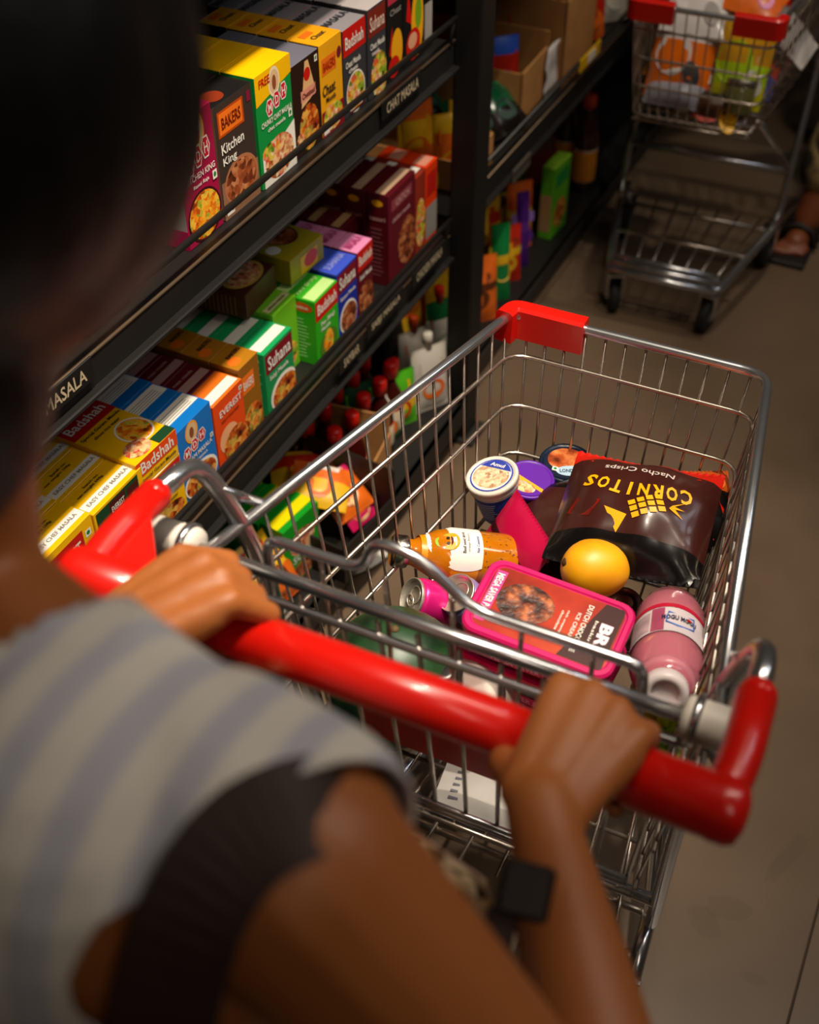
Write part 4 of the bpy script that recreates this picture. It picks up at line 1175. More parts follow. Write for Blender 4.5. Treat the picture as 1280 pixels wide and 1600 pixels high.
# --- dark jar and white jar next to it
jr = thing('black_jar', 'dark jar with glossy black lid beside the watermelon', 'jar', tuple(P_(692, 1022, .69).xy) + (.632,), (R(10), 0, 0))
MB().lathe([(.026, -.04), (.030, -.036), (.030, .03), (.027, .036)], C('#2a1812', .2, 0, .1, coat=.5), 26).build('jar_body', jr)
MB().lathe([(.0305, .03), (.032, .032), (.032, .056), (.030, .060), (.022, .0615), (0, .060)], C('#1c1614', .25, 0, .05), 26).build('lid', jr)
wj = thing('white_jar', 'white round jar below the two ice cream boxes', 'jar', tuple(P_(764, 1078, .645)), (R(58), R(-8), R(-18)))
MB().lathe([(.030, -.05), (.036, -.046), (.037, .03), (.034, .036)], C('#cfc8bc', .4, 0, .03), 28).build('jar_body', wj)
MB().lathe([(.0375, .026), (.039, .028), (.039, .044), (.036, .048), (.03, .049), (0, .0485)], W_, 28).build('lid', wj)
MB().lathe([(.0378, .020), (.0392, .022), (.0392, .026), (.0378, .027)], STEEL, 28).build('rim_ring', wj)
# --- pineapple lying under the pink bottle
pn = thing('pineapple', 'pineapple with yellow green crown below the pink bottle', 'fruit')
pn.matrix_world = frame_from(P_(1046, 1142, .634), (.22, -.80, .40), (0, 0, 1))
PBODY = ramp_mat('pineapple_skin', ['#4a3a0c', '#8a6a14', '#b88a1e', '#5a6a1a'], 60, .6, 'vor', .8)
MB().ell((0, 0, -.075), (.044, .044, .075), PBODY, 22, 14).build('fruit_body', pn)
leafs = [C('#7a9a1c', .4, 0, .12), C('#a8b02a', .4, 0, .12), C('#5a7a1a', .4, 0, .12)]
for ring, (n, tilt, ln) in enumerate(((7, 68, .060), (7, 46, .070), (5, 24, .075))):
    for k in range(n):
        a = 2 * math.pi * (k + ring * .5) / n + random.uniform(-.15, .15)
        M = Matrix.Rotation(a, 4, 'Z') @ Matrix.Rotation(R(tilt + random.uniform(-8, 8)), 4, 'Y')
        V = []; F = []
        for j in range(6):
            t = j / 5
            w = .013 * (1 - t) ** .7
            bow = .018 * t * t
            V += [(bow, -w, ln * t), (bow - .004 * (1 - t), 0, ln * t), (bow, w, ln * t)]
        for j in range(5):
            F += [(3 * j, 3 * j + 1, 3 * j + 4, 3 * j + 3), (3 * j + 1, 3 * j + 2, 3 * j + 5, 3 * j + 4)]
        lf = MB().add(V, F, leafs[(k + ring) % 3], True, M).build('leaf', pn)
# --- paper wrapped pack on the basket floor
def news(pm, tm, S):
    for i in range(12):
        put_poly(pm, [(-.06, -.05 + i * .008), (.06 - random.random() * .02, -.05 + i * .008), (.06 - random.random() * .02, -.047 + i * .008), (-.06, -.047 + i * .008)], S, C('#4a4a55', .6, 0, 0), .0006)
pouch('paper_packet', 'white printed packet lying flat at the rear of the basket', 'packet', frame_from(P_(800, 1215, .572), (0, -.1, 1), (1, .1, 0)), .15, .13, .03, [(1.0, C('#a8a4a0', .6))], 21, None, news)
# hidden support: flat bags under the boxes
pouch('snack_bag', 'plain kraft snack bag underneath the pink ice cream boxes', 'packet', frame_from(tuple(P_(858, 962, .762).xy) + (.598,), (.05, -.1, 1), (1, .1, 0)), .13, .16, .085, [(1.0, C('#6a1a2a', .35))], 31)
# ------------------------------------------------------------ bottom shelf of the near unit
D1 = DECK + .0005
gy = carton('gy', .10, .145, .05, C('#12961e', .4, 0, .04), None, [('T', 'r', .0, .25, 1, .72, C('#e8d800', .4, 0, .04)), ('F', 'r', 0, .8, 1, 1, C('#12961e')), ('F', 'e', .5, .62, .35, .2, CHAAT()), ('F', 't', 'SOUP', .5, .40, .6, .12, W_), ('F', 'e', .5, .16, .4, .14, BEANS())])
p = P_(452, 800, D1 + .145)
for k in range(4):
    put_box(gy, (p.x - k * .0515, p.y, D1), (0, 0, R(-8)), 'green soup box with yellow stripe on top, %s of its row' % (ORD[k] + ('most' if k == 0 else '')), 'green soup boxes on the bottom shelf')
tl = carton('tl', .07, .11, .05, C('#0d6a72', .4), None, [('T', 'r', .1, .1, .9, .5, C('#1a8a90'))])
put_box(tl, tuple(P_(372, 880, D1 + .11).xy) + (D1,), (0, 0, R(-5)), 'small teal box on the bottom shelf beside the yellow pouch')
# black display tray full of noodle packets, with a cardboard wall
def tray(name, label, c, z, w, l, h, m, rot, wall=.003, back=None):
    """open tray: w along x, l along y"""
    th = thing(name, label, 'tray', (c[0], c[1], z), (0, 0, rot))
    MB().box((0, 0, wall / 2), (w, l, wall), m).build('tray_floor', th)
    for s in (-1, 1):
        MB().box((s * (w / 2 - wall / 2), 0, h / 2), (wall, l, h), m).build('tray_wall', th)
        hh = h if s < 0 or back is None else back
        MB().box((0, s * (l / 2 - wall / 2), hh / 2), (w, wall, hh), m).build('tray_wall', th)
    return th
tc_ = P_(508, 790, .19)
tray('display_tray', 'black and yellow cardboard display tray on the bottom shelf', tc_, D1, .20, .17, .085, C('#16120f', .5), R(-6), .004, .15)
NY = C('#d8a81a', .35, 0, .1, 30); NR = C('#b8240f', .35, 0, .1); NO = C('#d8641a', .35, 0, .15, 40); NG = C('#5a9a1a', .35, 0, .1); NW = C('#c8c2b4', .4, 0, .06); NP = C('#c81a5a', .35, 0, .1)
def lay(u, v, z, w, h, t, bands, label, seed, up=(0, .1, 1), x=(1, .2, 0), cat='packet', group=None, prints=None):
    return pouch('food_packet', label, cat, frame_from(P_(u, v, z), up, x), w, h, t, bands, seed, group, prints, 10, 10, .003)
def blob(m1, m2):
    def f(pm, tm, S):
        put_poly(pm, ellipse_pts(0, .0, .025, .03), S, m1, .0006)
        put_poly(pm, [(-.03, .03), (.03, .03), (.03, .045), (-.03, .045)], S, m2, .0006)
    return f
lay(468, 735, .215, .11, .09, .03, [(.5, NY), (1, NR)], 'yellow and red noodle packet lying in the black tray', 41, (.2, -.1, 1), (.8, .6, 0), prints=blob(NR, NY))
lay(500, 760, .235, .11, .09, .03, [(.6, NY), (1, NO)], 'yellow noodle packet on top in the black tray', 42, (.3, -.2, 1), (.9, .3, 0), prints=blob(NO, W_))
lay(536, 772, .20, .09, .09, .03, [(.8, NO), (1, NP)], 'orange noodle packet with pink end at the tray front', 43, (.5, -.2, .8), (.3, 1, 0), prints=blob(CHAAT(), NW))
lay(556, 792, .175, .07, .07, .02, [(.25, NP), (1, NO)], 'small orange and pink packet slipping out of the tray', 44, (.7, -.2, .6), (.2, 1, 0), prints=blob(CHAAT(), NY))
lay(402, 888, .20, .09, .11, .03, [(.5, NY), (.8, NO), (1, NY)], 'yellow snack pouch leaning at the near end of the bottom shelf', 45, (.9, -.2, .4), (.1, 1, 0), prints=blob(CHAAT(), NR))
lay(430, 905, .17, .09, .10, .03, [(.7, NO), (1, NY)], 'orange and yellow pouch below the teal box', 46, (.9, -.2, .4), (.1, 1, 0), prints=blob(BEANS(), NR))
cwall = thing('cardboard_divider', 'brown cardboard flap standing between packets and sauce bottles', 'cardboard', tuple(P_(520, 700, .16).xy) + (D1,), (0, 0, R(8)))
MB().box((0, 0, .08), (.24, .004, .16), CARD).build('flap', cwall)
MB().box((.121, -.045, .06), (.004, .09, .12), CARD).build('side_flap', cwall)
# sauce bottles with red caps
SAUCE = C('#3a0a06', .2, 0, .1, coat=.4)
def sauce_mesh():
    b = MB().lathe([(.024, 0), (.027, .003), (.027, .085), (.022, .105), (.011, .13), (.0105, .145)], SAUCE, 14).mesh('bottle_glass')
    c = MB().lathe([(.012, .142), (.0145, .143), (.0145, .172), (.012, .176), (0, .176)], C('#c8140c', .35), 12).mesh('cap')
    lm_ = MB().lathe([(.0275, .02), (.0278, .021), (.0278, .07), (.0275, .071)], C('#d8b89a', .4, 0, .1), 14, mats=[NR, C('#d8c8a8', .4, 0, .1, 60), NR]).mesh('label')
    return b, c, lm_
sb = sauce_mesh()
k = 0
for j in range(4):
    for i in range(5):
        pos = P_(470 + j * 30 + i * 26, 690 - j * 16 - i * 26 + j * 6, D1 + .16)
        x, y = -.90 - j * .060 + (i % 2) * .006, 1.525 + i * .058
        t = thing('sauce_bottle', 'red capped sauce bottle, row %s from the aisle, %s from the tray' % (['one', 'two', 'three', 'four'][j], ['nearest', 'second', 'third', 'fourth', 'fifth'][i]), 'bottle', (x, y, D1), (0, 0, i), 'red capped sauce bottles')
        link('bottle_glass', sb[0], t); link('cap', sb[1], t); link('label', sb[2], t)
        k += 1
# stand up pouches towards the post
def stand(u, v, zc, w, h, t, bands, label, seed, prints=None, spout=None, tilt=.12, yaw=R(-32)):
    pz_ = P_(u, v, zc)
    M = Matrix.Translation((pz_.x, pz_.y, zc)) @ Matrix.Rotation(R(90) + yaw, 4, 'Z') @ Matrix.Rotation(R(90) - tilt, 4, 'X')
    th = pouch('food_pouch', label, 'pouch', M, w, h, t, bands, seed, None, prints, 10, 12, .003)
    if spout:
        MB().lathe([(.008, 0), (.008, .012), (.011, .012), (.011, .034), (.009, .036), (0, .036)], spout, 12, Matrix.Translation((0, h / 2 - .004, 0)) @ Matrix.Rotation(R(-90), 4, 'X')).build('spout_cap', th)
    return th
def pr_spice(a, b):
    def f(pm, tm, S):
        put_poly(pm, [(-.03, .02), (.03, .02), (.03, .045), (-.03, .045)], S, a, .0006)
        put_poly(pm, ellipse_pts(0, -.02, .028, .024), S, b, .0006)
    return f
WPC = C('#c9c2b6', .4, 0, .04)
stand(672, 590, .185, .085, .15, .03, [(.3, WPC), (1, WPC)], 'white spouted pouch in front of the black post', 51, pr_spice(C('#b8b0a4'), NO), WPC)
stand(650, 560, .185, .08, .14, .03, [(1, WPC)], 'white and orange pouch with spout behind the first white one', 52, pr_spice(NO, NR), C('#d84a12', .35))
stand(620, 625, .175, .09, .13, .03, [(.35, C('#5ab81e', .35)), (.6, NY), (1, C('#4aa81a', .35))], 'lime green pouch leaning by the cart rail', 53, pr_spice(NY, NR), C('#d81a0c', .35))
stand(598, 655, .165, .085, .12, .03, [(.4, C('#0f6a3a', .35)), (1, NW)], 'cream pouch with dark green foot', 54, pr_spice(C('#0f6a3a'), NO), NY)
stand(690, 520, .20, .07, .16, .03, [(.35, C('#3a8a1a', .35)), (.75, NW), (1, C('#0d5a2a', .35))], 'cream and green pouch with red cap against the post', 55, pr_spice(NR, C('#6a9a2a')), C('#d81a0c', .35))
stand(572, 700, .155, .08, .12, .035, [(.4, NO), (1, NW)], 'cream pouch with orange foot next to the cardboard flap', 56, pr_spice(NR, NW))
stand(560, 640, .20, .08, .12, .03, [(1, C('#0b3a22', .35))], 'bottle green pouch among the red caps', 57, pr_spice(C('#5a9a1a'), C('#0a2a1a')))
for i, (u, v, m1, m2, lb_) in enumerate(((665, 455, NO, NY, 'orange and yellow masala pouch high at the back by the post'), (640, 480, NY, NO, 'yellow masala pouch at the back beside the orange one'), (690, 440, NO, NR, 'orange red masala pouch right against the post'), (610, 560, C('#1a1614', .4), C('#0f4a2a'), 'black pouch in the shade under the middle shelf'))):
    pz_ = at(u, v, 'x', -1.02)
    M = Matrix.Translation((-1.02, pz_.y, max(pz_.z, D1 + .085))) @ Matrix.Rotation(R(90), 4, 'Z') @ Matrix.Rotation(R(80), 4, 'X')
    pouch('food_pouch', lb_, 'pouch', M, .09, .16, .035, [(.4, m1), (.8, m2), (1, m1)], 60 + i, None, pr_spice(m2, m1), 10, 10, .003)
ws = thing('scoop', 'white plastic scoop blade lying by the foot of the shelf', 'scoop', tuple(P_(560, 880, .012).xy) + (.012,), (0, 0, R(-28)))
V = []; F = []
for j in range(7):
    t = j / 6
    w = .026 * math.sin(math.pi * (0.18 + .64 * t))
    for i in range(5):
        s_ = -1 + i / 2
        V.append((s_ * w, -.05 + .12 * t, -.008 + .012 * s_ * s_))
for j in range(6):
    for i in range(4):
        a = j * 5 + i
        F.append((a, a + 1, a + 6, a + 5))
sc_ = MB().add(V, F, W_, True).build('scoop_blade', ws)
sc_.modifiers.new('thickness', 'SOLIDIFY').thickness = .002

# ------------------------------------------------------------ second unit
Z5 = MID2 + .0005
cb = at(815, 70, 'z', .66)
tray('carton_tray', 'brown open carton with grey rim on the far shelf', (-1.07, 2.50), Z5, .32, .17, .115, CARD, R(2), .005, .15)
tray('carton_tray', 'tall brown carton standing behind the open one', (-1.06, 2.74), Z5, .34, .20, .20, CARD, R(-1), .005)
tray('carton_tray', 'low brown carton holding yellow pouches by the post', (-1.03, 2.15), Z5, .28, .16, .07, CARD, R(0), .005)
def far_pouch(x, y, z, w, h, t, bands, label, seed, tilt=.15, yaw=0.0, prints=None):
    M = Matrix.Translation((x, y, z + h / 2 * math.cos(tilt))) @ Matrix.Rotation(R(90) + yaw, 4, 'Z') @ Matrix.Rotation(R(90) - tilt, 4, 'X')
    return pouch('food_pouch', label, 'pouch', M, w, h, t, bands, seed, None, prints, 8, 8, .004)
GG = C('#0f4a2c', .2, 0, .1, coat=.4)
for i, (x, y, lb_) in enumerate(((-.97, 2.30, 'glossy dark green pouch in front of the brown carton'), (-.95, 2.385, 'glossy dark green pouch nearest the shelf edge'), (-1.09, 2.31, 'glossy dark green pouch half in shade'))):
    pouch('food_pouch', lb_, 'pouch', frame_from((x, y, Z5 + .05), (.5, -.3, .8), (.3, 1, 0)), .10, .13, .05, [(.4, C('#16110f', .2)), (1, GG)], 70 + i, None, pr_spice(C('#2a7a4a'), C('#0a2a1a')), 10, 10, .005)
for i, (x, y, m1, m2, lb_) in enumerate(((-.93, 2.10, NY, NO, 'yellow pouch standing in the low carton by the post'), (-.93, 2.175, NY, NY, 'plain yellow pouch in the low carton'), (-1.02, 2.12, NO, NY, 'orange pouch deeper in the low carton'), (-1.05, 2.47, NY, NR, 'yellow and red pouch inside the open carton'), (-.985, 2.50, C('#2a5ac8', .35), NR, 'blue and red packet inside the open carton'), (-1.0, 2.66, NR, NO, 'red pouch inside the tall carton'), (-.93, 2.93, NO, NR, 'orange red pouch beyond the tall carton'), (-1.02, 2.95, NY, BLK, 'yellow pouch beyond the tall carton'), (-.92, 3.08, NW, NY, 'pale pouch near the yellow price holder'))):
    far_pouch(x, y, Z5 + .006, .075, .15, .03, [(.4, m1), (.7, m2), (1, m1)], lb_, 80 + i, .12, R(-45), pr_spice(m2, m1))
wl = thing('paper_sheet', 'white crumpled paper hanging over the side of the open carton', 'paper', (-.905, 2.60, Z5 + .06))
wp = MB(); V = []; F = []
for j in range(9):
    for i in range(5):
        V.append((.008 * noise.noise((i * .5, j * .4, 2)), -.035 + i * .018 + .004 * math.sin(j), -.055 + j * .014))
for j in range(8):
    for i in range(4):
        a = j * 5 + i
        F.append((a, a + 1, a + 6, a + 5))
ob = wp.add(V, F, C('#c8c2c0', .6), True).build('sheet', wl)
ob.modifiers.new('thickness', 'SOLIDIFY').thickness = .001
# goods on its bottom shelf
Zb = DECK2 + .0005
far = [(-.93, 2.27, .10, .17, NO, C('#5a2a10', .3), 'orange nut pouch at the foot of the black post', BEANS()),
       (-.92, 2.385, .05, .20, C('#0f7a3a', .35), NY, 'narrow green pack with yellow edge on the far bottom shelf', NY),
       (-.99, 2.36, .10, .22, NY, BLK, 'yellow pouch with black band behind the green pack', NO),
       (-1.0, 2.22, .09, .22, NY, C('#5a5a1a', .35), 'mustard pouch in the corner behind the nut pouch', NR),
       (-.93, 2.55, .035, .20, C('#4a1a7a', .3), C('#5a2a8a', .3), 'slim purple pouch standing on the far bottom shelf', C('#8a6ab8')),
       (-1.02, 2.50, .10, .24, NY, NR, 'tall yellow and red pouch beside the purple one', NR),
       (-1.05, 2.64, .10, .26, NY, C('#2a1a3a', .3), 'tall yellow and violet pouch behind the purple one', NR),
       (-1.08, 2.80, .12, .27, C('#24401a', .35), C('#6a7a1a', .35), 'dark green pouch in the shade on the far bottom shelf', C('#1a2a10')),
       (-1.05, 2.98, .10, .28, C('#7a2a22', .35), C('#5a4a40', .35), 'dull red pouch in the shade on the far bottom shelf', NR)]
far += [(-.95, 2.14, .10, .20, NY, NR, 'yellow and red pouch just beyond the foot of the post', NO),
        (-.94, 2.46, .09, .15, NR, NY, 'short red and yellow pouch left of the purple one', BEANS()),
        (-1.0, 2.30, .10, .27, C('#6a5a14', .35), NR, 'tall olive pouch above the nut pouch', NY),
        (-.97, 2.63, .07, .18, NO, NY, 'amber pouch right of the purple one', NR),
        (-1.08, 2.42, .11, .30, NY, C('#3a1a10', .3), 'tallest yellow pouch on the far bottom shelf', NR)]
for i, (x, y, w, h, m1, m2, lb_, m3) in enumerate(far):
    far_pouch(x, y, Zb, w, h, .035, [(.45, m1), (.62, m2), (1, m1)], lb_, 100 + i, .1, R(-42), pr_spice(m3, m2))
ngb = carton('ngb', .10, .20, .035, C('#5ab01e', .4, 0, .05), {'+z': C('#9ad83a', .4), '-y': C('#5ab01e', .4)}, [('F', 'e', .5, .3, .4, .2, CURRY()), ('F', 'r', .1, .7, .9, .9, GRN), ('S', 'r', 0, .1, .9, .62, TAN)])
put_box(ngb, (-.92, 2.745, Zb), (0, 0, R(-3)), 'lime green noodle box with tan side on the far bottom shelf')
ob_ = carton('ob_', .07, .10, .05, NO, None, [('F', 'r', 0, .0, 1, .3, W_), ('T', 'r', .1, .1, .9, .9, C('#b8501a'))])
for i in range(3):
    t = thing('squash_bottle', 'dark squash bottle with orange cap by the far cart, %s from the aisle' % ['first', 'second', 'third'][i], 'bottle', (-.93 - i * .07, 3.0 + i * .03, Zb), (0, 0, 0), 'orange capped squash bottles')
    MB().lathe([(.03, 0), (.034, .004), (.034, .15), (.026, .19), (.014, .22), (.013, .24)], C('#3a1c12', .2, 0, .1, coat=.4), 18).build('bottle_glass', t)
    MB().lathe([(.0345, .03), (.0348, .032), (.0348, .12), (.0345, .122)], NO, 18, mats=[NW, C('#d8861a', .4), NW]).build('label', t)
    MB().lathe([(.014, .235), (.019, .236), (.019, .265), (.016, .268), (0, .268)], C('#d84a2a', .4), 14).build('cap', t)

# ------------------------------------------------------------ goods in the far cart
K2 = cart2.matrix_basis
def in2(x, y, z, up, xd):
    M = K2 @ frame_from((x, y, z), up, xd)
    return M
wrapm = C('#c8c0bc', .15, 0, .05, 20, coat=.5)
def pr_big(a, b, c_):
    def f(pm, tm, S):
        put_poly(pm, ellipse_pts(-.02, .0, .045, .05), S, a, .0006)
        put_poly(pm, [(-.06, .05), (.06, .05), (.05, .075), (-.05, .075)], S, b, .0006)
        put_poly(pm, ellipse_pts(.035, -.04, .02, .03, 16, .4), S, c_, .0008)
    return f
ORP = C('#d8660c', .2, 0, .1, coat=.4); YGP = C('#c8c01a', .2, 0, .1, coat=.4); WHP = C('#cfc8c4', .2, 0, .05, coat=.4); LIM = C('#a8c81a', .25, 0, .06)
for i, (x, y, z, w, h, t, up, xd, bands, prf, lb_) in enumerate((
        (.062, .60, .67, .15, .20, .06, (0, .85, .5), (-1, 0, 0), [(.25, ORP), (.7, ORP), (1, WHP)], pr_big(WHP, ORP, DGRY), 'orange and white snack pack at the front of the far cart'),
        (-.085, .61, .68, .13, .20, .05, (0, .9, .4), (-1, 0, 0), [(.25, YGP), (.5, LIM), (1, C('#c8901a', .2, coat=.4))], pr_big(LIM, NY, W_), 'yellow green snack pack behind the right bumper of the far cart'),
        (.05, .52, .77, .16, .18, .05, (0, .5, .85), (-1, 0, 0), [(1, WHP)], pr_big(C('#d8d0d0', .2), PINK, GREY), 'shiny white wrapped pack on the heap in the far cart'),
        (-.07, .47, .80, .15, .18, .05, (0, .3, .9), (-1, .2, 0), [(.5, NO), (1, WHP)], pr_big(GRN2, W_, PINK), 'orange and white pack with green spot in the far cart'),
        (.10, .40, .79, .15, .18, .06, (.2, .2, .9), (-1, .1, 0), [(.4, WHP), (1, PINK)], pr_big(NW, PURP, W_), 'white and pink pack at the rear of the far cart'),
        (-.14, .45, .72, .12, .2, .05, (-.6, .2, .7), (0, -1, 0), [(1, wrapm)], None, 'crumpled clear wrapped pack along the far cart side'),
        (.06, .655, .60, .14, .07, .05, (0, .6, .8), (-1, 0, 0), [(1, C('#8a8690', .4, 0, .05))], None, 'pale grey flat pack under the orange snack pack'),
        (-.05, .655, .59, .13, .07, .05, (0, .6, .8), (-1, 0, 0), [(.5, C('#4a2a1a', .4)), (1, BLK)], pr_big(NR, W_, YEL), 'dark brown pack low at the front of the far cart'),
        (-.10, .54, .62, .12, .14, .05, (0, .3, .9), (-1, 0, 0), [(.5, C('#2a3a8a', .3)), (1, NR)], None, 'blue and red pack low in the far cart'),
        (.10, .52, .62, .12, .14, .06, (0, .2, .9), (-1, 0, 0), [(1, C('#7a4a1a', .3))], None, 'brown pack low in the far cart'))):
    pouch('snack_pack', lb_, 'packet', in2(x, y, z, up, xd), w, h, t, bands, 130 + i, None, prf, 10, 12, .006)
j2 = thing('glass_jar', 'round glass jar with metal lid near the front of the far cart', 'jar')
j2.matrix_world = K2 @ Matrix.Translation((-.095, .655, .61)) @ Matrix.Rotation(R(20), 4, 'X')
MB().lathe([(.03, -.03), (.036, -.025), (.036, .03), (.032, .038)], C('#6a6a3a', .15, 0, .1, coat=.5), 22).build('jar_body', j2)
MB().lathe([(.036, .034), (.037, .036), (.037, .048), (.033, .05), (0, .05)], C('#8a867a', .3, .8), 22).build('lid', j2)
# ------------------------------------------------------------ people
def skin_mat(name, base, deep, rough=.5):
    m = ramp_mat(name, [deep, base, base, deep], 7, rough, 'noise', pos=[.2, .45, .6, .9])
    b = m.node_tree.nodes['Principled BSDF']
    b.inputs['Subsurface Weight'].default_value = .12
    b.inputs['Subsurface Radius'].default_value = (.012, .005, .003)
    b.inputs['Subsurface Scale'].default_value = .5
    return m
def cone_geo(mb, p0, r0, p1, r1, mat, seg=16):
    """tapered capsule"""
    p0, p1 = Vector(p0), Vector(p1)
    d = p1 - p0
    L = d.length
    M = frame_from(p0, d if L > 1e-6 else (0, 0, 1))
    prof = [(max(1e-4, r0 * math.cos(a)), r0 * math.sin(a)) for a in [R(-89.5 + 89.5 * i / 6) for i in range(7)]]
    prof += [(max(1e-4, r1 * math.cos(a)), L + r1 * math.sin(a)) for a in [R(89.5 * i / 6) for i in range(7)]]
    mb.lathe(prof, mat, seg, M)
def chain(mb, pts, mat):
    for (a, ra), (b, rb) in zip(pts, pts[1:]):
        cone_geo(mb, a, ra, b, rb, mat)
def fuse(mb, voxel, smooth=6, fac=.5):
    """fuse overlapping volumes to one continuous smooth surface"""
    me = mb.mesh('tmp')
    o = bpy.data.objects.new('tmp', me)
    COL.objects.link(o)
    r = o.modifiers.new('r', 'REMESH'); r.mode = 'VOXEL'; r.voxel_size = voxel; r.use_smooth_shade = True
    s = o.modifiers.new('s', 'SMOOTH'); s.iterations = smooth; s.factor = fac
    dg = bpy.context.evaluated_depsgraph_get()
    out = bpy.data.meshes.new_from_object(o.evaluated_get(dg))
    mats = list(me.materials)
    bpy.data.objects.remove(o, do_unlink=True)
    bpy.data.meshes.remove(me)
    if not out.materials:
        for m in mats: out.materials.append(m)
    out.polygons.foreach_set('use_smooth', [True] * len(out.polygons))
    out.polygons.foreach_set('material_index', [0] * len(out.polygons))
    return out
def clip(me, planes):
    """cut a mesh away on the positive side of each (point, normal)"""
    bm = bmesh.new(); bm.from_mesh(me)
    for co, no in planes:
        g = list(bm.verts) + list(bm.edges) + list(bm.faces)
        bmesh.ops.bisect_plane(bm, geom=g, plane_co=co, plane_no=no, clear_outer=True)
    bm.to_mesh(me); bm.free()
    for p in me.polygons: p.use_smooth = True
    return me
SKIN = skin_mat('brown_skin', '#a8622f', '#8a4d24')
def hand(mb, side, base, hc, M, nail=None):
    """hand closed round the handle. local frame M: x along the handle (thumb at -side), y forward, z up, origin on the tube axis"""
    g = lambda p: M @ Vector(p)
    Rr = .0205
    # palm: from wrist to knuckles over the top rear of the tube
    fx = [side * v for v in (-.031, -.0105, .0105, .030)]     # index .. little
    kn = [(fx[0], .004, .047), (fx[1], .008, .049), (fx[2], .006, .046), (fx[3], -.002, .040)]
    wr = [(side * -.016, -.078, .020), (side * -.004, -.080, .022), (side * .008, -.079, .020), (side * .017, -.077, .016)]
    for a, b in zip(wr, kn):
        cone_geo(mb, g(a), .016, g(b), .0125, SKIN, 12)
        mid = Vector(a).lerp(Vector(b), .55)
        cone_geo(mb, g(mid + Vector((0, 0, -.008))), .015, g(Vector(b) + Vector((0, -.012, -.008))), .013, SKIN, 12)
    # fingers over the front and below
    lens = [1.0, 1.06, 1.0, .84]
    for i in range(4):
        x = fx[i]
        q = .0205 + .0085
        def on(th, rr, dx=0.0):
            return (x + dx, rr * math.cos(R(th)), rr * math.sin(R(th)))
        k = Vector(kn[i])
        pts = [(g(k), .0118), (g(on(28, q + .010)), .0102), (g(on(-28 - 6 * lens[i], q + .002)), .0092), (g(on(-75 * lens[i], q)), .0086), (g(on(-112 * lens[i], q - .001)), .0076)]
        chain(mb, pts, SKIN)
    # thumb from the inner side of the palm, closing under the tube
    tb = [((side * -.022, -.060, .008), .0155), ((side * -.044, -.038, -.004), .0135), ((side * -.056, -.016, -.020), .0112), ((side * -.052, .006, -.030), .0096), ((side * -.046, .020, -.028), .0078)]
    chain(mb, [(g(p), r_) for p, r_ in tb], SKIN)
    return g((0, -.082, .019))

woman = thing('person', 'person in a striped sleeveless top pushing the main cart', 'person', (-0.32, 0.2, 0))
BI = Matrix.Translation((0.32, -0.2, 0))      # world to the person's own frame
mb = MB()
handM = lambda x, rz: Matrix.Translation((x, .513, 1.0)) @ Matrix.Rotation(R(rz), 4, 'Z')
# right arm
rx, lx = -.112, -.428
HR = CW @ Matrix.Translation((rx + .28, 0, 1.0)) @ Matrix.Rotation(R(-8), 4, 'Z') @ Matrix.Rotation(R(-14), 4, 'X')
HL = CW @ Matrix.Translation((lx + .28, 0, 1.0)) @ Matrix.Rotation(R(-32), 4, 'Z') @ Matrix.Rotation(R(-4), 4, 'X') @ Matrix.Diagonal((1.12, 1.1, 1.06, 1))
wR = hand(mb, 1, None, None, HR)
wL = hand(mb, -1, None, None, HL)
NECK = Vector((-.400, .280, 1.285)); SHR = Vector((-.172, .235, 1.232)); SHL = Vector((-.56, .30, 1.232))
ELR = Vector((.012, .235, 1.02)); ELL = Vector((-.60, .33, 1.03))
def arm(sh, el, wr_):
    chain(mb, [(sh, .055), (sh.lerp(el, .3), .050), (sh.lerp(el, .75), .042), (el, .038)], SKIN)
    chain(mb, [(el, .038), (el.lerp(wr_, .25), .040), (el.lerp(wr_, .6), .033), (el.lerp(wr_, .88), .0245), (wr_, .0235)], SKIN)
arm(SHR, ELR, wR); arm(SHL, ELL, wL)
# torso, neck, head, legs
HEAD = Vector((-.395, .345, 1.505))
def torso(m, k, mat):
    cone_geo(m, NECK + Vector((0, -.01, -.02)), .055 + k, SHR + Vector((-.035, 0, .012)), .047 + k, mat)
    cone_geo(m, NECK + Vector((0, -.01, -.02)), .055 + k, SHL + Vector((.035, 0, .012)), .047 + k, mat)
    for dx in (-.07, 0, .07):
        c = Vector((-.35 + dx, .235 - dx * .18, 1.22))
        cone_geo(m, c, .088 + k, Vector((-.35 + dx * .75, .225 - dx * .15, 1.02)), .082 + k, mat)
        cone_geo(m, Vector((-.35 + dx * .75, .225 - dx * .15, 1.02)), .082 + k, Vector((-.35 + dx * 1.1, .21 - dx * .15, .86)), .098 + k, mat)
    cone_geo(m, SHR + Vector((-.05, .02, .010)), .046 + k, SHR + Vector((-.008, .014, .002)), .050 + k, mat)
    cone_geo(m, SHR + Vector((-.03, .0, -.03)), .055 + k, Vector((-.24, .22, 1.13)), .07 + k, mat)
    cone_geo(m, SHL + Vector((.03, .0, -.03)), .055 + k, Vector((-.45, .26, 1.13)), .07 + k, mat)
torso(mb, 0, SKIN)
chain(mb, [(NECK, .052), (NECK + Vector((0, .02, .06)), .047), (HEAD + Vector((0, -.02, -.06)), .05)], SKIN)
mb.ell(tuple(HEAD), (.072, .09, .105), SKIN, 22, 16)
mb.ell(tuple(HEAD + Vector((0, .035, -.055))), (.048, .05, .055), SKIN, 16, 12)
cone_geo(mb, HEAD + Vector((0, .088, .005)), .010, HEAD + Vector((0, .105, -.030)), .014, SKIN)     # nose
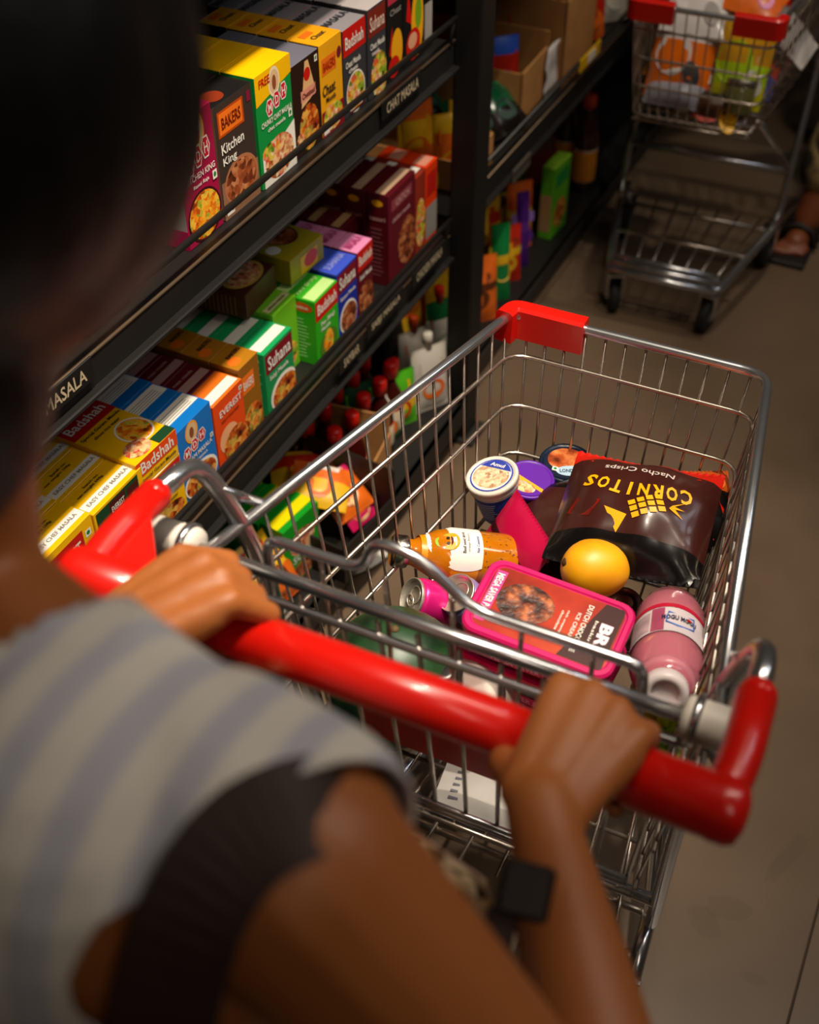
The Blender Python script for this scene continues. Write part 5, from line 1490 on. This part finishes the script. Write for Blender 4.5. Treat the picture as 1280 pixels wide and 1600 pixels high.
for s in (-1, 1):
    mb.ell(tuple(HEAD + Vector((s * .074, -.005, -.015))), (.010, .018, .030), SKIN, 12, 8)           # ears
    cone_geo(mb, HEAD + Vector((s * .022 - .0, .088, -.058)), .008, HEAD + Vector((0, .094, -.060)), .009, SKIN)   # lips
    hip = Vector((-.35 + s * .085, .20, .84)); kn_ = Vector((-.35 + s * .09, .235 - s * .03, .46)); an = Vector((-.35 + s * .09, .18 - s * .06, .075))
    chain(mb, [(hip, .085), (hip.lerp(kn_, .5), .07), (kn_, .052), (kn_.lerp(an, .35), .05), (an, .034)], SKIN)
    chain(mb, [(an + Vector((0, -.02, -.04)), .032), (an + Vector((s * .01, .07, -.05)), .025), (an + Vector((s * .012, .15, -.055)), .018)], SKIN)
me = fuse(mb, .0042, 5, .45)
body = link('body', me, woman); body.matrix_parent_inverse = BI
# eyes, brows
for s in (-1, 1):
    e = MB().ell(tuple(HEAD + Vector((s * .032, .078, .008))), (.012, .009, .009), W_, 14, 10).ell(tuple(HEAD + Vector((s * .032, .0835, .007))), (.0055, .005, .0055), BLK, 10, 8).build('eye', woman)
    e.matrix_parent_inverse = BI
# hair: full shell falling to the nape, with strand relief
HAIR = ramp_mat('black_hair', ['#040303', '#0a0706', '#060404', '#0d0908'], 40, .45, 'noise', .5, stretch=(6, 6, .5))
hb = MB()
hc = HEAD + Vector((.040, -.022, .022))
hb.ell(tuple(hc), (.098, .108, .118), HAIR, 24, 18)
hb.ell(tuple(hc + Vector((.012, -.03, .02))), (.096, .088, .108), HAIR, 22, 16)
hb.ell(tuple(hc + Vector((-.015, -.05, -.085))), (.072, .058, .105), HAIR, 22, 16)
hb.ell(tuple(hc + Vector((-.055, -.04, -.13))), (.062, .060, .13), HAIR, 22, 16)
hb.ell(tuple(hc + Vector((-.085, -.015, -.155))), (.06, .06, .14), HAIR, 22, 16)
hme = fuse(hb, .006, 4, .5)
hme = clip(hme, [(HEAD + Vector((0, .055, .02)), Vector((0, 1, -.55)).normalized())])
hair = tag(link('hair', hme, woman), 'black hair'); hair.matrix_parent_inverse = BI
# striped sleeveless top
def stripes():
    m = bpy.data.materials.new('striped_cotton'); m.use_nodes = True
    nt = m.node_tree; b = nt.nodes['Principled BSDF']; b.inputs['Roughness'].default_value = .85
    tc = nt.nodes.new('ShaderNodeTexCoord'); sx = nt.nodes.new('ShaderNodeSeparateXYZ'); nt.links.new(tc.outputs['Object'], sx.inputs[0])
    a = nt.nodes.new('ShaderNodeMath'); a.operation = 'MULTIPLY'; a.inputs[1].default_value = 2 * math.pi / .031; nt.links.new(sx.outputs['X'], a.inputs[0])
    s = nt.nodes.new('ShaderNodeMath'); s.operation = 'SINE'; nt.links.new(a.outputs[0], s.inputs[0])
    cr = nt.nodes.new('ShaderNodeValToRGB'); cr.color_ramp.elements[0].position = .35; cr.color_ramp.elements[0].color = lin('#e6dfd5')
    cr.color_ramp.elements[1].position = .75; cr.color_ramp.elements[1].color = lin('#c2c2cb')
    mr = nt.nodes.new('ShaderNodeMapRange'); mr.inputs['From Min'].default_value = -1; nt.links.new(s.outputs[0], mr.inputs['Value'])
    nt.links.new(mr.outputs[0], cr.inputs['Fac']); nt.links.new(cr.outputs['Color'], b.inputs['Base Color'])
    return m
tb_ = MB(); torso(tb_, .007, stripes())
tme = fuse(tb_, .005, 5, .5)
tme = clip(tme, [(NECK + Vector((0, .0, .022)), Vector((0, .25, 1)).normalized()), (Vector((-.176, .236, 1.26)), Vector((1, -.62, .12)).normalized()), (Vector((-.57, .29, 1.3)), Vector((-1, .18, .10)).normalized()), (Vector((0, 0, .90)), Vector((0, 0, -1)))])
bmn = bmesh.new(); bmn.from_mesh(tme)
gone = [v for v in bmn.verts if v.co.z > NECK.z - .06 and math.hypot((v.co.x - NECK.x) / 1.12, (v.co.y - NECK.y - .01)) < .088]
bmesh.ops.delete(bmn, geom=gone, context='VERTS'); bmn.to_mesh(tme); bmn.free()
top = tag(link('striped_top', tme, woman), 'off white sleeveless top with blue grey stripes'); top.matrix_parent_inverse = BI
so = top.modifiers.new('thickness', 'SOLIDIFY'); so.thickness = .003; so.offset = 1
# skirt with gold sequins
SEQ = ramp_mat('sequin_cloth', ['#1c130c', '#3a2716', '#8a6a44', '#c8b090', '#2a1c10'], 110, .35, 'vor', metal=.3)
sk = MB()
prof = [(.150, .93), (.165, .86), (.185, .7), (.20, .5), (.215, .28), (.22, .12)]
V = []; F = []; n = 48
for (r_, z) in prof:
    for k in range(n):
        a = 2 * math.pi * k / n
        q = r_ * (1 + .035 * math.sin(a * 11) * (0.95 - z))
        V.append((-.325 + q * 1.05 * math.cos(a), .215 + q * .80 * math.sin(a), z))
for i in range(len(prof) - 1):
    for k in range(n):
        F.append((i * n + k, i * n + (k + 1) % n, (i + 1) * n + (k + 1) % n, (i + 1) * n + k))
skirt = tag(sk.add(V, F, SEQ, True).build('skirt', woman), 'brown skirt with gold sequins'); skirt.matrix_parent_inverse = BI
skirt.modifiers.new('thickness', 'SOLIDIFY').thickness = .002
for s in (-1, 1):
    an = Vector((-.35 + s * .09, .18 - s * .06, 0))
    sd = MB().box((an.x + s * .006, an.y + .055, .008), (.085, .25, .014), C('#2a1a12', .6), ch=.004)
    sd.tube([(an.x - .046 + s * .006, an.y + .10, .012), (an.x + s * .006, an.y + .105, .055), (an.x + .046 + s * .006, an.y + .10, .012)], .008, C('#2a1a12', .6), 8)
    o = sd.build('sandal', woman); o.matrix_parent_inverse = BI
# shoulder bag on a wide leather strap
LEA = C('#2c150d', .6, 0, .2, 12, bump=.15)
bag = thing('shoulder_bag', 'dark brown leather shoulder bag with beaded front hanging from the right shoulder', 'bag', (0, 0, 0))
path = [(-.170, .345, 1.05), (-.160, .315, 1.15), (-.150, .286, 1.222), (-.158, .250, 1.276), (-.180, .212, 1.285), (-.188, .170, 1.252), (-.182, .135, 1.18), (-.174, .12, 1.04), (-.165, .14, .92)]
# smooth the path
sp_ = []
PV = [Vector(q) for q in path]
for i in range(len(PV) - 1):
    p0, p1, p2, p3 = PV[max(i - 1, 0)], PV[i], PV[i + 1], PV[min(i + 2, len(PV) - 1)]
    for k in range(6):
        t = k / 6
        sp_.append(.5 * ((2 * p1) + (p2 - p0) * t + (2 * p0 - 5 * p1 + 4 * p2 - p3) * t * t + (3 * p1 - p0 - 3 * p2 + p3) * t ** 3))
sp_.append(PV[-1])
V = []; F = []
for i, q in enumerate(sp_):
    t = (sp_[min(i + 1, len(sp_) - 1)] - sp_[max(i - 1, 0)]).normalized()
    outw = (q - Vector((-.23, .23, 1.18))); outw = (outw - t * outw.dot(t)).normalized()
    w = t.cross(outw).normalized()
    for a, b in ((-.022, 0), (.022, 0), (.022, .004), (-.022, .004)):
        V.append(q + w * a + outw * b)
for i in range(len(sp_) - 1):
    for j in range(4):
        F.append((i * 4 + j, i * 4 + (j + 1) % 4, (i + 1) * 4 + (j + 1) % 4, (i + 1) * 4 + j))
MB().add(V, F, LEA, False).build('strap', bag)
Mbag = Matrix.Translation((-.172, .352, .945)) @ Matrix.Rotation(R(-12), 4, 'Z') @ Matrix.Rotation(R(-14), 4, 'X')
tag(MB().box((0, 0, 0), (.085, .05, .19), SEQ, Mbag, ch=.014).build('bag_body', bag), 'bag body covered in gold and brown beads')
MB().box((0, -.012, .094), (.065, .010, .008), LEA, Mbag, ch=.002).build('zip_band', bag)
kc = Vector((-.098, .352, 1.09))
tab = MB().box((0, 0, 0), (.031, .032, .008), C('#1c0e0d', .45, 0, .1), frame_from(kc, (.12, -.45, .8), (.9, .15, .02)), ch=.003)
tab.box((-.010, -.045, -.004), (.018, .065, .005), LEA, frame_from(kc, (.12, -.45, .8), (.9, .15, .02)), ch=.002)
tab.build('strap_keeper', bag)

# ------------------------------------------------------------ the other shopper, behind the far cart
man = thing('person', 'person in patterned trousers and sandals behind the far cart', 'person', (-.20, 3.46, 0))
BI2 = Matrix.Translation((.20, -3.46, 0))
SK2 = skin_mat('brown_skin_far', '#7a3f22', '#5f2e18')
m2 = MB()
cx, cy = -.27, 3.50
HND = [Vector((-.44, 3.23, .95)), Vector((-.70, 3.22, .95))]
feet = [Vector((-.320, 3.10, .07)), Vector((-.33, 3.68, .07))]
for sgn, hnd, ft in ((1, HND[0], feet[0]), (-1, HND[1], feet[1])):
    sh = Vector((cx + sgn * .18, cy, 1.40)); el = Vector((cx + sgn * .22, cy - .03, 1.12))
    chain(m2, [(sh, .055), (el, .042), (hnd, .028)], SK2)
    m2.ell(tuple(hnd), (.045, .035, .03), SK2, 12, 8)
    for k in range(4):
        xx = hnd.x - .03 + k * .02
        chain(m2, [((xx, hnd.y, hnd.z + .018), .011), ((xx, hnd.y - .034, hnd.z + .0), .010), ((xx, hnd.y - .030, hnd.z - .045), .009), ((xx, hnd.y, hnd.z - .055), .008)], SK2)
    hip = Vector((cx + sgn * .09, cy, .90)); kn_ = hip.lerp(ft, .5) + Vector((0, -.04, 0))
    chain(m2, [(hip, .095), (kn_, .06), (ft, .038)], SK2)
    chain(m2, [(ft + Vector((0, .02, -.035)), .034), (ft + Vector((-.01, -.07, -.038)), .03)], SK2)
    for k in range(5):
        a = ft + Vector((-.032 + k * .016 - .012, -.085, -.045))
        cone_geo(m2, a, .012, a + Vector((-.004, -.034 + abs(k - 1) * .005, -.004)), .0105 if k else .0135, SK2, 10)
cone_geo(m2, (cx, cy, 1.38), .10, (cx, cy, 1.05), .12, SK2); cone_geo(m2, (cx, cy, 1.05), .12, (cx, cy, .92), .13, SK2)
cone_geo(m2, (cx - .15, cy, 1.38), .07, (cx + .15, cy, 1.38), .07, SK2)
chain(m2, [((cx, cy, 1.42), .055), ((cx, cy - .02, 1.56), .055)], SK2)
m2.ell((cx, cy - .03, 1.64), (.075, .095, .115), SK2, 20, 14)
cone_geo(m2, (cx, cy - .12, 1.645), .010, (cx, cy - .135, 1.61), .014, SK2)
b2_ = link('body', fuse(m2, .006, 4, .45), man); b2_.matrix_parent_inverse = BI2
TRO = ramp_mat('patterned_trousers', ['#15100c', '#2a2018', '#8a744a', '#a89060', '#1a1410'], 16, .8, 'noise')
t2 = MB()
for sgn, ft in ((1, feet[0]), (-1, feet[1])):
    hip = Vector((cx + sgn * .09, cy, .90)); kn_ = hip.lerp(ft, .5) + Vector((0, -.04, 0))
    chain(t2, [(hip, .115), (kn_, .085), (kn_.lerp(ft, .7) + Vector((0, .01, 0)), .082)], TRO)
cone_geo(t2, (cx - .05, cy, .95), .12, (cx + .05, cy, .95), .12, TRO)
tt = tag(link('trousers', clip(fuse(t2, .008, 3), [(Vector((0, 0, .115)), Vector((0, 0, -1)))]), man), 'beige and black patterned trousers'); tt.matrix_parent_inverse = BI2
s2 = MB(); SH2 = C('#4a3a34', .85, 0, .1)
cone_geo(s2, (cx, cy, 1.38), .115, (cx, cy, .98), .145, SH2); cone_geo(s2, (cx - .16, cy, 1.385), .078, (cx + .16, cy, 1.385), .078, SH2)
st = link('shirt', clip(fuse(s2, .008, 3), [(Vector((0, 0, 1.46)), Vector((0, 0, 1)))]), man); st.matrix_parent_inverse = BI2
h2 = MB().ell((cx, cy - .015, 1.665), (.085, .10, .11), HAIR, 20, 14)
hh = link('hair', clip(fuse(h2, .008, 2), [(Vector((cx, cy - .07, 1.68)), Vector((0, -1, -.5)).normalized())]), man); hh.matrix_parent_inverse = BI2
for s in (-1, 1):
    e = MB().ell((cx + s * .03, cy - .115, 1.665), (.012, .009, .009), W_, 12, 8).ell((cx + s * .03, cy - .121, 1.665), (.006, .005, .006), BLK, 10, 8).build('eye', man); e.matrix_parent_inverse = BI2
for ft in feet:
    sd = MB().box((ft.x - .012, ft.y - .03, .0085), (.095, .25, .015), C('#1a1210', .6), ch=.004)
    for yy in (-.05, -.015):
        sd.tube([(ft.x - .062, ft.y + yy, .013), (ft.x - .045, ft.y + yy, .062), (ft.x - .012, ft.y + yy, .072), (ft.x + .024, ft.y + yy, .060), (ft.x + .038, ft.y + yy, .013)], .009, C('#1a1210', .6), 8)
    o = sd.build('sandal', man); o.matrix_parent_inverse = BI2
